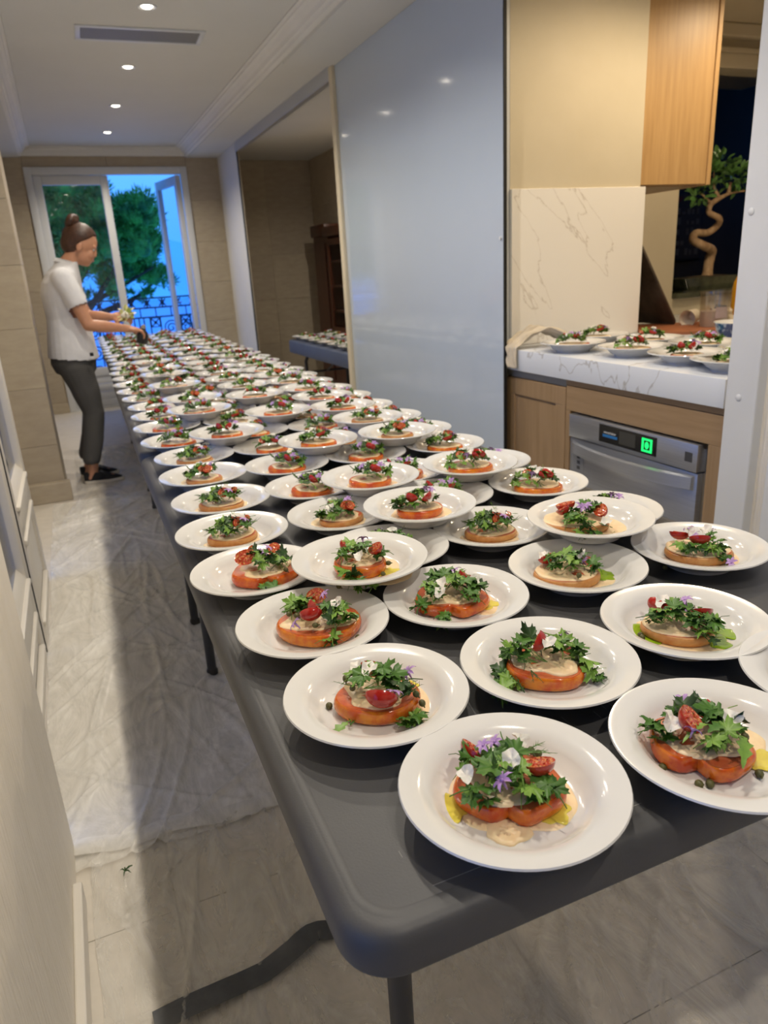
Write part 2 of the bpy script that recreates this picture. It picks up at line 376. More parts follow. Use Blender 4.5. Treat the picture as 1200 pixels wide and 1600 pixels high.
wall_far = struct('wall_far', we, grout)
blocks(wall_far, -.65, -.123, 0, 2.455, 8.332, 1, 6); blocks(wall_far, 1.415, 1.75, 0, 2.452, 8.332, 1, 6)
blocks(wall_far, -.123, 1.415, 2.367, 2.50, 8.332, 2, 1)
mb = MB(); mb.box(-.45, -.123, 8.30, 8.335, 0, .10, .006); struct('baseboard_far', mb, stone_b)

# left side: near panelled wall, recess with glazed doors, limestone pier
mb = MB(); mb.box(-.262, -.20, .58, 1.58, 0, 2.46, .004); struct('wall_left', mb, cream_paint)
slab('wall_left_rear', -.50, -.26, -1.25, -.95, 0, 2.46, cream_paint)
slab('wall_left_lintel_near', -.50, -.27, -.95, .58, 2.30, 2.46, cream_paint)
slab('floor_terrace', -4.0, -.62, -1.3, 4.8, -.12, -.02, balc)
mb = MB(); mb.box(-.20, -.180, .58, 1.41, 0, .060, .004); struct('baseboard_left', mb, door_paint)
pier = slab('wall_left_pier', -.60, -.19, 4.865, 5.26, 0, 2.456, grout)
blocks(pier, -.60, -.18, .0, 2.455, 4.835, 1, 7)
blocks(pier, 4.866, 5.26, .0, 2.455, -.18, 1, 7, face='x2')
mb = MB(); mb.box(-.46, -.150, 4.775, 4.834, 0, .125, .006); struct('baseboard_pier', mb, stone_b)
slab('wall_left_far', -.65, -.60, 5.26, 8.36, 0, 2.46, stone)
slab('wall_left_recess', -.50, -.46, 3.47, 4.835, 0, 2.46, cream_paint)
slab('wall_left_lintel', -.50, -.27, 1.58, 3.47, 2.30, 2.46, cream_paint)
slab('wall_left_return', -.32, -.205, 1.50, 1.565, 0, 2.46, cream_paint)
slab('wall_left_outer', -.65, -.60, 3.47, 5.26, 0, 2.46, plaster)
slab('wall_back', -.3, 4.6, -1.3, -1.2, 0, 2.6, cream_wall)

def door_leaf(name, y0, y1, z_glass, x, lean=0):
    d = obj(name, None, kind='structure', loc=(x, y0, 0)); d.rotation_euler = (0, 0, lean); w = y1 - y0; s = .085
    fr = MB(); fr.box(-.045, 0, 0, s, .01, 2.29, .004); fr.box(-.045, 0, w - s, w, .01, 2.29, .004)
    fr.box(-.045, 0, s, w - s, z_glass - .14, z_glass - .02, .004); fr.box(-.045, 0, s, w - s, .01, .07, .003); fr.box(-.045, 0, s, w - s, 2.18, 2.29, .004)
    fr.build('leaf_frame', door_paint, d)
    bd = MB(); bd.loft([[(0.0, s, z_glass - .022), (0, w - s, z_glass - .022), (-.004, w - s, z_glass - .005), (-.004, s, z_glass - .005)],
                        [(-.026, s, z_glass - .015), (-.026, w - s, z_glass - .015), (-.026, w - s, z_glass + .022), (-.026, s, z_glass + .022)]])
    bd.box(-.005, .012, s, w - s, z_glass - .034, z_glass - .016, .004)
    bd.build('glazing_bead', door_paint, d)
    pn = MB(); pn.box(-.032, -.018, s + .002, w - s - .002, .072, z_glass - .142, .004); pn.box(-.018, -.006, s + .05, w - s - .05, .11, z_glass - .18, .006); pn.build('lower_panel', door_paint, d)
    pb = MB(); pb.box(-.012, .010, s, w - s, .072, .092, .005); pb.box(-.012, .010, s, w - s, z_glass - .165, z_glass - .142, .005); pb.build('panel_moulding', door_paint, d)
    MB().box(-.030, -.026, s, w - s, z_glass - .02, 2.18).build('glass', side_pane, d, smooth=0)
    MB().box(-.047, .002, -.008, 0, .01, 2.29).build('rubber_seal', black_gap, d, smooth=0)
    return d
door_leaf('door_2', 1.66, 2.66, .36, -.275)
door_leaf('door_3', 2.68, 3.42, .56, -.275)
door_leaf('door_5', -.93, .56, .36, -.275)

# balcony door in the end wall
d = obj('door_1', None, kind='structure', loc=(0, 8.33, 0))
fr = MB(); fr.box(-.123, -.055, -.02, .06, 0, 2.367, .006); fr.box(1.352, 1.415, -.02, .06, 0, 2.367, .006); fr.box(-.055, 1.352, -.02, .06, 2.298, 2.367, .006); fr.box(-.055, 1.352, 0, .06, 0, .02)
fr.build('outer_frame', white_paint, d)
def french_leaf(w):
    e = obj('leaf', None, d); s = .075
    f = MB(); f.box(0, s, 0, .05, .02, 2.295, .006); f.box(w - s, w, 0, .05, .02, 2.295, .006); f.box(s, w - s, 0, .05, 2.21, 2.295, .006); f.box(s, w - s, 0, .05, .34, .43, .005); f.box(s, w - s, 0, .05, .02, .09, .005)
    f.build('leaf_frame', white_paint, e)
    for q in range(3): MB().box(s, w - s, .012, .04, .09 + q * .0835, .09 + q * .0835 + .081, .005).build('bottom_board', white_paint, e)
    MB().box(s, w - s, .022, .028, .43, 2.21).build('glass', pane, e, smooth=0)
    return e
e = french_leaf(.69); e.location = (-.055, .01, 0); e.rotation_euler = (0, 0, math.radians(2.0))
e = french_leaf(.66); e.location = (1.352, .055, 0); e.rotation_euler = (0, 0, math.radians(102)); 
hb = MB(); hb.tube([(.66, -.005, 1.02), (.66, -.045, 1.02), (.60, -.05, 1.02)], .008, 8); hb.box(.645, .675, -.008, 0, .95, 1.09, .003); hb.build('handle', alu, d.children[1])

# right side: glazing track, far pier, sliding lacquered door, jambs
slab('wall_right_far', 1.75, 1.764, 7.43, 8.36, 0, 2.455, plaster)
MB().box(1.744, 1.756, 7.412, 7.43, 0, 2.40).build('trim_6', black_gap, None, 0, kind='structure')
mb = MB(); mb.box(1.735, 1.79, 4.70, 7.43, 2.378, 2.452, .002); mb.box(1.737, 1.745, 4.70, 7.43, 2.372, 2.378); struct('trim_7', mb, alu)
mb = MB(); mb.box(1.728, 1.80, 4.665, 4.725, 0, 2.44, .006); mb.box(1.742, 1.79, 4.725, 4.74, 0, 2.44, .003); struct('trim_8', mb, cream_wall)
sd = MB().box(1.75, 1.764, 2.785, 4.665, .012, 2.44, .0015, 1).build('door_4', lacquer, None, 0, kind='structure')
MB().box(1.7505, 1.7645, 2.779, 2.785, .012, 2.44).build('edge_gasket', black_gap, sd, 0)
MB().tube([(1.7505, 2.80, 1.366), (1.743, 2.80, 1.366)], .007, 14).build('pull_stud', white_paint, sd)
slab('trim_9', 1.80, 1.84, 2.875, 2.905, .9, 2.44, white_paint)
slab('wall_right_mid', 1.81, 1.90, 2.95, 4.72, 0, 2.44, plaster)
mb = MB(); mb.box(1.742, 1.80, 1.455, 1.562, 0, 2.44, .004); post = struct('trim_10', mb, white_paint)
for y, z in ((1.535, 1.365), (1.515, .866)): MB().tube([(1.744, y, z), (1.7405, y, z), (1.738, y, z)], [.0095, .0095, .006], 16).build('screw_cap', white_paint, post)
mb = MB(); mb.box(1.775, 1.80, 1.405, 1.455, 0, 2.44); struct('trim_11', mb, cream_paint)
mb = MB(); mb.box(1.75, 1.80, -1.2, 1.405, 0, 2.44, .004); struct('wall_right', mb, white_paint)

# kitchen shell
slab('floor_kitchen', 1.81, 4.6, -1.2, 2.84, -.0035, .002, tile_m)
slab('ceiling_kitchen', 1.80, 5.2, -1.25, 4.8, 2.44, 2.55, cream_wall)
blk = slab('wall_kitchen', 1.84, 2.545, 2.874, 4.7, 0, 2.44, cream_wall)
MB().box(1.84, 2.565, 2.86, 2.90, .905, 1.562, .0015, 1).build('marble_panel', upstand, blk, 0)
wb = MB(); wb.box(2.545, 3.385, 3.5, 3.62, 0, 2.44); wb.box(3.385, 4.6, 3.5, 3.62, 0, 1.0); wb.box(3.385, 4.6, 3.5, 3.62, 2.225, 2.44); struct('wall_kitchen_back', wb, cream_wall)
mb = MB(); mb.box(3.385, 4.6, 3.47, 3.5, 2.225, 2.30, .004); mb.box(3.385, 4.6, 3.455, 3.5, 2.30, 2.325, .004); mb.box(2.58, 4.6, 3.44, 3.5, 2.37, 2.44, .01); struct('trim_12', mb, cream_wall)
mb = MB(); mb.box(3.39, 4.6, 3.46, 3.72, 1.0, 1.03, .003); struct('trim_13', mb, pot_m)
slab('wall_kitchen_right', 4.6, 4.7, -1.25, 3.62, 0, 2.44, cream_wall)
# dim room seen through the kitchen hatch
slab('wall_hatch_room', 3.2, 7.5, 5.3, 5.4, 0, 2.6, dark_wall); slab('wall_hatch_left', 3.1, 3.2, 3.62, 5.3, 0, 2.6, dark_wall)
slab('wall_hatch_right', 7.4, 7.5, 3.62, 5.3, 0, 2.0, dark_wall); slab('ceiling_hatch', 3.1, 7.5, 3.62, 5.4, 2.6, 2.7, dark_wall)  # right wall stops low: an added unseen slit lets sky blue in
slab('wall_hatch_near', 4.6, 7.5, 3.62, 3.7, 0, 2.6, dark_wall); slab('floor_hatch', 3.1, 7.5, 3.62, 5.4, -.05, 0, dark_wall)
# side room seen through the open glazing
slab('ceiling_side_room', 1.80, 3.0, 4.72, 8.7, 2.46, 2.56, ceil_m)
wr = slab('wall_side_room_far', 1.86, 3.0, 8.60, 8.7, 0, 2.46, grout); blocks(wr, 1.775, 2.83, 0, 2.46, 8.57, 2, 5, jit=.002)
slab('wall_side_room_left', 1.765, 1.772, 7.44, 8.6, 0, 2.46, stone)
slab('floor_side_room', 1.76, 3.0, 4.72, 8.6, -.003, .003, tile_m)
wr2 = slab('wall_side_room_right', 2.86, 3.0, 4.7, 8.6, 0, 2.46, grout); blocks(wr2, 4.74, 8.57, 0, 2.46, 2.83, 4, 5, face='x', jit=.002)
slab('wall_side_room_near', 1.90, 2.86, 4.70, 4.74, 0, 2.46, plaster)

# outside: balcony, sea, hills
slab('floor_balcony', -2.6, 1.84, 8.55, 9.6, -.12, -.02, balc); slab('ceiling_balcony', -2.6, 1.84, 8.55, 9.05, 2.42, 2.6, balc)
bl = [slab('trim_%d' % (14 + q), -.5, 1.8, 8.62 + q * .14, 8.74 + q * .14, 2.385, 2.42, white_paint) for q in range(3)]
slab('floor_sea', -900, 900, 40, 1200, -14.2, -14, sea_m)
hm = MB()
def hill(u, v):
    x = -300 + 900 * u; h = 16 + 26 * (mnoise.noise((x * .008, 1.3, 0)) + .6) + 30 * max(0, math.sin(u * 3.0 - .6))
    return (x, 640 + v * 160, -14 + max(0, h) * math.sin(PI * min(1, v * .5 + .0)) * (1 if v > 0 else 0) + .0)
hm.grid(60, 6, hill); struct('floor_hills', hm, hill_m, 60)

# ------------------------------------------------------------------ downlights and air grille
lamp_ring = MB().lathe([(.030, -.002), (.044, -.006), (.048, -.004), (.049, 0), (.030, 0)], 28).mesh('trim_ring', white_paint)
lamp_can = MB().lathe([(.030, -.001), (.030, .035), (0, .035)], 20).mesh('can', alu)
lamp_lens = MB().lathe([(0, .006), (.022, .006), (.029, .012)], 20).mesh('lens', lamp_glow)
def downlight(x, y, z, label, w, col, ang=148, group=None, ceil=True):
    t = thing('recessed_spotlight', label, 'ceiling light', (x, y, z), group=group)
    obj('trim_ring', lamp_ring, t); obj('lens', lamp_lens, t).location = (0, 0, -.012)
    ld = bpy.data.lights.new('bulb', 'SPOT'); ld.energy = w; ld.color = col; ld.spot_size = math.radians(ang); ld.spot_blend = .6; ld.shadow_soft_size = .022
    lo = bpy.data.objects.new('bulb', ld); C.objects.link(lo); lo.parent = t; lo.location = (0, 0, -.03)
    return t
ORD = ['first', 'second', 'third', 'fourth', 'fifth', 'sixth', 'seventh', 'eighth', 'ninth', 'tenth', 'eleventh', 'twelfth', 'thirteenth', 'fourteenth', 'fifteenth',
       'sixteenth', 'seventeenth', 'eighteenth', 'nineteenth', 'twentieth', 'twenty-first', 'twenty-second', 'twenty-third', 'twenty-fourth', 'twenty-fifth',
       'twenty-sixth', 'twenty-seventh', 'twenty-eighth', 'twenty-ninth', 'thirtieth', 'thirty-first', 'thirty-second', 'thirty-third']
for i, y in enumerate((7.53, 6.45, 5.34, 4.23)):
    downlight(.633, y, 2.545, 'lit recessed ceiling spotlight, %s from the balcony door' % ORD[i], SPOT_W, SPOT_COL, group='corridor downlights')
for i, y in enumerate((3.12, 2.02, .92, -.18)):
    downlight(.633, y, 2.545, 'recessed ceiling spotlight above the near tables, %s on the near side of the air grille' % ORD[i], SPOT_W, SPOT_COL, group='corridor downlights')
downlight(2.35, 2.2, 2.44, 'warm recessed spotlight above the marble worktop', KITCHEN_W, KITCHEN_COL, 174, group='kitchen downlights')
downlight(3.25, 2.5, 2.44, 'warm recessed spotlight above the back of the kitchen', KITCHEN_W, KITCHEN_COL, 174, group='kitchen downlights')
downlight(2.6, .9, 2.44, 'added unseen fill spotlight at the near end of the kitchen', KITCHEN_W * .8, KITCHEN_COL, 174, group='kitchen downlights')  # added unseen lamp, meant to brighten the near left wall
downlight(2.46, 6.4, 2.46, 'added unseen fill spotlight in the side room behind the sliding door', 42, SPOT_COL, 165)  # added lamp hidden by the sliding door, brightens the side room
g = thing('air_grille', 'long grey slotted air grille in the white ceiling between two spotlights', 'air vent', (.645, 4.68, 2.545)); g.rotation_euler = (0, 0, -.03)
f = MB(); f.box(-.335, .335, -.125, -.098, -.008, 0, .002); f.box(-.335, .335, .098, .125, -.008, 0, .002); f.box(-.335, -.308, -.098, .098, -.008, 0, .002); f.box(.308, .335, -.098, .098, -.008, 0, .002); f.build('frame', white_paint, g)
MB().box(-.308, .308, -.098, .098, -.001, 0).build('dark_back', black_gap, g, 0)
sl = MB().box(-.306, .306, -.0045, .0045, -.006, -.001).mesh('slat', grey_slat := mat('grey_slat', (.25, .245, .235), .5), 0)
for q in range(15): o = obj('slat', sl, g); o.location = (0, -.088 + q * .01257, 0)

# ------------------------------------------------------------------ folding tables
def fold_table(name, label, x0, x1, y0, y1, zt, m, rot=0, group=None, th=.045, curved=(True, True), legs=True, notch=False):
    cx, cy = (x0 + x1) / 2, (y0 + y1) / 2; hx, hy = (x1 - x0) / 2, (y1 - y0) / 2
    t = thing(name, label, 'table', (cx, cy, 0), rot, group)
    mb = MB(); mb.loft([[(x, y, z) for x, y in rounded(-hx + q, hx - q, -hy + q, hy - q, .052 - q, 10)] for q, z in ((.012, zt - th + .001), (.002, zt - th), (0, zt - th + .004), (.001, zt - .016), (.004, zt - .007), (.009, zt - .002), (.017, zt))]); mb.build('tabletop', m, t, 50)
    ri = MB(); o_ = rounded(-hx + .018, hx - .018, -hy + .018, hy - .018, .045, 8); i_ = rounded(-hx + .03, hx - .03, -hy + .03, hy - .03, .035, 8); n = len(o_)
    v = [(x, y, zt - .0002) for x, y in o_] + [(x, y, zt + .0012) for x, y in rounded(-hx + .024, hx - .024, -hy + .024, hy - .024, .040, 8)] + [(x, y, zt - .0002) for x, y in i_]
    ri._add(v, [(a * n + q, a * n + (q + 1) % n, (a + 1) * n + (q + 1) % n, (a + 1) * n + q) for a in range(2) for q in range(n)]); ri.build('raised_rim', m, t)
    un = MB(); un.box(-hx + .03, hx - .03, -hy + .05, hy - .05, zt - th - .012, zt - th + .004, .004); un.build('underframe', m, t)
    if not legs: return t
    for e in (-1, 1):
        y = e * (hy - .19)
        for sx_ in (-1, 1):
            x = sx_ * (hx - .11)
            if curved[0 if e < 0 else 1]: path = [(x - sx_ * .07, y - e * .02, zt - th - .01), (x - sx_ * .02, y - e * .01, zt - th - .03), (x, y, zt - th - .085), (x, y, .30), (x, y, .012)]
            else: path = [(x, y, zt - th - .01), (x, y, .30), (x, y, .012)]
            MB().tube(path, .0155, 12).build('leg', leg_m, t)
            MB().lathe([(0, 0), (.019, 0), (.019, .022), (.015, .03)], 12, (x, y, 0)).build('foot_cap', black_pl, t)
        if not (notch and e < 0):
            MB().tube([(-hx + .11, y, .36), (hx - .11, y, .36)], .011, 10).build('crossbar', leg_m, t)
            MB().tube([(0, y, .36), (0, y - e * .42, zt - th - .012)], .009, 8).build('folding_brace', leg_m, t)
    return t
W_ = .985
t1 = fold_table('folding_table', 'dark grey plastic folding table nearest the camera, scuffed round front corner', .133, .133 + W_, .428, 2.415, .74, table_m, math.radians(-.4), 'folding tables in the corridor', curved=(False, False), notch=True)
t2 = fold_table('folding_table', 'dark grey folding table, second from the near end, beside the sliding door', .165, .165 + W_, 2.443, 4.45, .74, table_m, math.radians(-1.2), 'folding tables in the corridor')
t3 = fold_table('folding_table', 'dark grey folding table beside the standing person, third from the near end', .215, .215 + W_, 4.475, 6.45, .74, table_m, math.radians(-1.2), 'folding tables in the corridor')
t4 = fold_table('folding_table', 'dark grey folding table at the far end, by the balcony door', .26, .26 + W_, 6.478, 7.93, .74, table_m, math.radians(-1.2), 'folding tables in the corridor')
# scuffs on the near corner
sc = MB()
for q in range(26):
    a = rnd.uniform(0, PI); x = rnd.uniform(-.42, .0); y = rnd.uniform(-1.0, -.8); L = rnd.uniform(.004, .03)
    sc.box(x, x + .0006, y, y + L, .7401, .7403)
yy = -.93
while yy < .1:
    L = rnd.uniform(.004, .03); sc.box(-.4812 + rnd.uniform(-.0008, .0008), -.4807, yy, yy + L, .7372, .7376); yy += L + rnd.uniform(.002, .03)
sc.box(-.40, -.16, -.955, -.9543, .7401, .7403); 
sc.build('scuff_marks', scratch_m, t1, 0, kind='stuff')
sr = fold_table('folding_table', 'folding table tinted with window blue in the dim side room behind the glazing', 1.93, 2.56, 4.85, 6.93, .665, blue_lit_table, 0, None, th=.115)

# ------------------------------------------------------------------ plastic dust sheets, hem, tape
def ridges(n, x0, x1, y0, y1, seed, hmax=.008):
    r = random.Random(seed); out = []
    for _ in range(n):
        x, y = r.uniform(x0, x1), r.uniform(y0, y1); a = r.gauss(PI / 2 - .15, .55); L = r.uniform(.12, .62); wd = r.uniform(.004, .011)
        out.append((x, y, math.cos(a), math.sin(a), L, wd, r.uniform(.3, 1) * hmax))
    return out
def sheet(name, label, x0, x1, y0, y1, nx, ny, m, seed, n_r, z=.004, hmax=.008, edge=.0):
    R = ridges(n_r, x0, x1, y0, y1, seed, hmax)
    cell = {}
    for q in R:
        for gx in range(int((q[0] - .6) // .3), int((q[0] + .6) // .3) + 1):
            for gy in range(int((q[1] - .6) // .3), int((q[1] + .6) // .3) + 1): cell.setdefault((gx, gy), []).append(q)
    def f(u, v):
        x = x0 + (x1 - x0) * u; y = y0 + (y1 - y0) * v
        if u in (0, 1): x += .012 * mnoise.noise((y * 4, seed, 0))
        if v in (0, 1): y += .012 * mnoise.noise((x * 4, seed, 3))
        h = .0035 * (1 + mnoise.noise((x * 5, y * 3, seed))) + .0015 * abs(mnoise.noise((x * 18, y * 14, seed)))
        for (a, b, c, s_, L, wd, hh) in cell.get((int(x // .3), int(y // .3)), ()):
            t = (x - a) * c + (y - b) * s_; d_ = -(x - a) * s_ + (y - b) * c + .02 * math.sin(t * 6)
            if abs(t) < L and abs(d_) < wd * 2.5: h += hh * math.exp(-(d_ / wd) ** 2) * (1 - (t / L) ** 2)
        return (x, y, z + h)
    o = MB().grid(nx, ny, f).build(name, m, None, 180); tag(o, label, 'dust sheet'); return o
sheet('dust_sheet', 'crinkled clear plastic dust sheet along the floor beside the tables', -.27, 1.68, 1.50, 4.70, 260, 400, sheet_m, 3, 240, hmax=.013)
sheet('dust_sheet', 'thin clear plastic sheet under the near end of the first table', -.165, 1.70, -.35, 1.515, 230, 230, sheet2_m, 8, 110, .003, .013)
sheet('dust_sheet', 'loose clear plastic sheet under the person and the far tables', -.12, 1.66, 4.66, 6.3, 100, 90, sheet2_m, 12, 50, .003, .007)
def strip(name, pts, w, z, m, wob, seed, label, cat):
    def f(u, v):
        k = u * (len(pts) - 1); i = min(int(k), len(pts) - 2); t = k - i; a, b = Vector(pts[i]), Vector(pts[i + 1]); p = a.lerp(b, t); d_ = (b - a).normalized(); nrm = Vector((-d_.y, d_.x))
        q = p + nrm * w * (v - .5); return (q.x, q.y, z + wob * (1 + math.sin(u * 23 + seed)) + .004 * math.sin(PI * v))
    o = MB().grid(len(pts) * 8, 4, f).build(name, m, None, 180); return tag(o, label, cat)
strip('sheet_hem', [(-.20, 1.575), (-.10, 1.55), (.02, 1.553), (.13, 1.528), (.25, 1.53), (.40, 1.49), (.6, 1.50), (.9, 1.47), (1.2, 1.48)], .055, .011, hem_m, .003, 1, 'whitish folded hem strip of the dust sheet crossing the floor', 'hem strip')
strip('cloth_tape', [(-.075, 1.05), (.03, 1.055), (.13, 1.065), (.20, 1.085), (.245, 1.105), (.32, 1.085), (.40, 1.075), (.52, 1.09), (.7, 1.08), (.95, 1.10), (1.2, 1.09)], .047, .012, tape_m, .004, 0, 'dark grey wavy cloth tape stuck across the sheet below the near table', 'tape')
hs = MB()
for q in range(7):
    a = rnd.uniform(0, 6.28); L = rnd.uniform(.012, .03); L *= .7; hs.tube([(0, 0, .003), (L * .5 * math.cos(a), L * .5 * math.sin(a), .008), (L * math.cos(a), L * math.sin(a), .004)], [.0012, .0018, .0005], 5)
o = hs.build('herb_scrap', leaf_d, None, 60); o.location = (-.094, 1.444, .014); tag(o, 'small dark green herb scrap dropped on the plastic sheet', 'herb scrap')

# ------------------------------------------------------------------ kitchen units
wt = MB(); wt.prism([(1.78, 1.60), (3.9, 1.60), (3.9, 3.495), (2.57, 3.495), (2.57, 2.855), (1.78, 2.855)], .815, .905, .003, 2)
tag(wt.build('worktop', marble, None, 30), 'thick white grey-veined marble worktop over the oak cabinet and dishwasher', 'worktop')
cb = thing('base_cabinet', 'oak shaker base cabinet left of the dishwasher under the marble worktop', 'cabinet', (1.80, 2.40, 0))
b = MB(); b.box(.02, .58, 0, .44, .09, .812); b.build('carcass', oak_s, cb, 0)
b = MB(); b.box(.004, .03, 0, .435, .782, .812); b.build('finger_channel', grey_slat, cb, 0)
dr = MB(); dr.box(0, .02, .0, .435, .705, .778, .002); dr.box(0, .02, 0, .435, .10, .17, .002); dr.box(0, .02, 0, .065, .17, .705, .002); dr.box(0, .02, .375, .435, .17, .705, .002)
dr = dr.build('door', oak_s, cb, 0); MB().box(.009, .016, .062, .378, .165, .71).build('door_panel', oak_s, dr, 0)
MB().box(.05, .10, 0, .44, 0, .09).build('plinth', oak_s, cb, 0)
dc = thing('dishwasher_housing', 'oak frame housing around the steel dishwasher', 'cabinet', (1.80, 1.60, 0))
MB().box(0, .05, .0, .795, .69, .79, .002).build('top_rail', oak_h, dc, 0); MB().box(-.002, .05, .0, .795, .792, .814, .001).build('upper_rail', oak_h, dc, 0)
MB().box(0, .58, 0, .062, .0, .69, .002).build('side_panel', oak_s, dc, 0); MB().box(0, .58, .768, .795, 0, .69, .002).build('side_panel', oak_s, dc, 0)
dw = thing('dishwasher', 'stainless steel under-counter dishwasher with black display and green lit icon', 'dishwasher', (1.80, 1.668, 0))
MB().box(.03, .56, .0, .69, .05, .665).build('body', steel, dw, 0)
cp = MB().box(-.012, .03, .022, .688, .590, .682, .003).build('control_panel', steel, dw, 30)
MB().box(-.0135, -.012, .202, .502, .606, .673, .0).build('display', dark_glass, cp, 0)
MB().box(-.0142, -.0135, .305, .390, .616, .664).build('lcd_window', lcd, cp, 0)
ic = MB(); 
for a in ((.222, .272, .655, .662), (.222, .272, .614, .621), (.222, .231, .621, .655), (.263, .272, .621, .655)): ic.box(-.0146, -.0135, *a)
ic._add([(-.0146, .247 + .010 * math.cos(q), .638 + .013 * math.sin(q)) for q in [i * PI / 8 for i in range(16)]], [tuple(range(16))]); ic.build('green_icon', green_lit, cp, 0)
tm = text_mesh('winterhalter', .0135, .0003); tm.transform(Matrix(((0, 0, -1, 0), (-1, 0, 0, 0), (0, 1, 0, 0), (0, 0, 0, 1)))); tm.materials.append(white_print)
o = obj('brand_lettering', tm, cp); o.location = (-.0142, .441, .646)
MB().box(-.0142, -.0135, .400, .480, .628, .638).build('blue_bar', blue_print, cp, 0)
MB().box(-.0128, -.012, .042, .074, .621, .653).build('data_plate', grey_print, cp, 0)
MB().box(-.004, .03, .022, .688, .10, .585, .004).build('door', steel, dw, 30)
MB().box(-.0045, -.004, .60, .668, .45, .535).build('vent_decal', grey_print2 := mat('etched_steel', (.30, .31, .33), .5, metal=.6), dw, 0)
for q in range(3): MB().box(-.0052, -.0045, .622, .640, .463 + q * .022, .476 + q * .022).build('decal_mark', grey_print, dw, 0)
hd = MB(); N = 22; top = []; 
def hsec(i):
    u = i / N; y = .660 - .625 * u; bow = .050 * math.sin(PI * u) ** .7; return [(-.004 - bow - .012, y, .572), (-.004 - bow - .014, y, .532), (-.004 - bow, y, .526), (-.004 - bow, y, .577)]
hd.loft([hsec(i) for i in range(N + 1)]); hd.build('handle', steel, dw, 40)
MB().box(.02, .50, -.002, .022, .10, .585).build('side_strip', mat('warm_steel_side', (.30, .26, .20), .4, metal=.6), dw, 0)
wc = thing('wall_cabinet', 'oak wall cabinet above the end of the marble upstand', 'cabinet', (2.565, 2.92, 1.575))
MB().box(0, .42, 0, .9, 0, .865, .002).build('carcass', oak, wc, 0); MB().box(.424, .45, -.004, .9, -.004, .865, .003).build('door', oak, wc, 0); MB().box(.02, .40, .03, .88, -.006, 0).build('under_panel', oak_h, wc, 0)

# things on the worktop
ZC = .905
tr = thing('baking_tray', 'dark scorched baking tray leaning against the marble wall end', 'tray', (2.845, 2.90, ZC + .016)); tr.rotation_euler = (0, -math.atan2(.262, .40), 0)
mb = MB()
mb.prism([(z, y) for z, y in rounded(0, .475, 0, .36, .03, 6)], 0, .003); mb.xform(Matrix(((0, 0, 1, 0), (0, 1, 0, 0), (1, 0, 0, 0), (0, 0, 0, 1)))); mb.build('pan', dark_tray, tr, 30)
rr = rounded(0, .475, 0, .36, .03, 6); rm = MB(); rm.tube([(.002, y, z) for z, y in rr] + [(.002, rr[0][1], rr[0][0])], .006, 8); rm.tube([(.012, y * .94 + .01, z * .94 + .014) for z, y in rr] + [(.012, rr[0][1] * .94 + .01, rr[0][0] * .94 + .014)], .003, 6); rm.build('rolled_rim', dark_tray, tr)
bd = MB(); bd.prism(rounded(-.20, .20, -.24, .24, .03, 6), 0, .014, .003); o = bd.build('chopping_board', board_m); o.location = (2.765, 2.80, ZC); o.rotation_euler = (0, 0, -.55); tag(o, 'terracotta brown chopping board under the leaning tray', 'chopping board')
o = MB().lathe([(0, .001), (.029, .001), (.031, .004), (.040, .088), (.0415, .090), (.0385, .086), (.029, .006), (0, .006)], 28).build('paper_cup', [cup_m]); o.location = (2.93, 2.86, ZC + .056); o.rotation_euler = (math.radians(97), 0, math.radians(-70)); tag(o, 'white paper cup lying on its side on the chopping board', 'cup')
pt = thing('plastic_tub', 'tall cloudy clear plastic tub standing beside the chopping board', 'tub', (2.885, 2.70, ZC))
MB().lathe([(0, .002), (.062, .002), (.065, .006), (.069, .17), (.0715, .172), (.0715, .178), (.067, .176), (.063, .010), (0, .010)], 36).build('shell', clear_plastic, pt)
MB().lathe([(0, .010), (.060, .010), (.063, .085), (.0, .087)], 30).build('milky_contents', milk_plastic, pt)
lb = MB(); lb.grid(8, 1, lambda u, v: (.0668 * math.cos(-2.3 + .9 * u), .0668 * math.sin(-2.3 + .9 * u), .055 + .05 * v)); lb.build('paper_label', mat('pinkish_label', (.45, .36, .36), .6), pt)
yb = thing('squeeze_bottle', 'tall amber yellow bottle beside the white door jamb', 'bottle', (3.20, 2.84, ZC))
MB().lathe([(0, 0), (.036, 0), (.039, .006), (.039, .17), (.034, .20), (.018, .235), (.014, .25), (0, .25)], 28).build('body', yellow_oil, yb)
MB().lathe([(.015, .25), (.017, .252), (.017, .275), (0, .278)], 20).build('cap', petal_y, yb)
bw = thing('serving_bowl', 'white bowl with a dark blue patterned outside, full of cream', 'bowl', (2.62, 2.335, ZC))
MB().lathe([(0, 0), (.045, 0), (.047, .008), (.070, .030), (.083, .068)], 40).build('outside', bowl_out, bw)
MB().lathe([(.083, .068), (.086, .071), (.083, .073), (.079, .066), (.06, .03), (0, .02)], 40).build('rim', china, bw)
MB().lathe([(.076, .058), (.05, .064), (0, .067)], 28).build('cream', petal_w, bw)
o = MB().lathe([(0, .001), (.045, .001), (.047, .004), (.047, .012), (.043, .014), (0, .014)], 30).build('lid', turq); o.location = (2.50, 2.40, ZC); tag(o, 'small turquoise plastic lid beside the blue patterned bowl', 'lid')
def lump(r, seed, squash=.7, n=18, m=12, amp=.28, f=2.2):
    mb = MB(); mb.ball((0, 0, 0), 1, n, m)
    for v in mb.bm.verts:
        d_ = v.co.normalized(); q = 1 + amp * mnoise.noise(d_ * f + Vector((seed, 0, 0))); v.co = Vector((d_.x * r * q, d_.y * r * q, max(-.6, d_.z) * r * squash * q))
    return mb
o = lump(.06, 3, .8, 22, 14, .6, 3.4).build('crumpled_cloth', cloth_m); o.location = (3.10, 2.86, ZC + .03); tag(o, 'crumpled pale cloth behind the plastic tub', 'cloth')
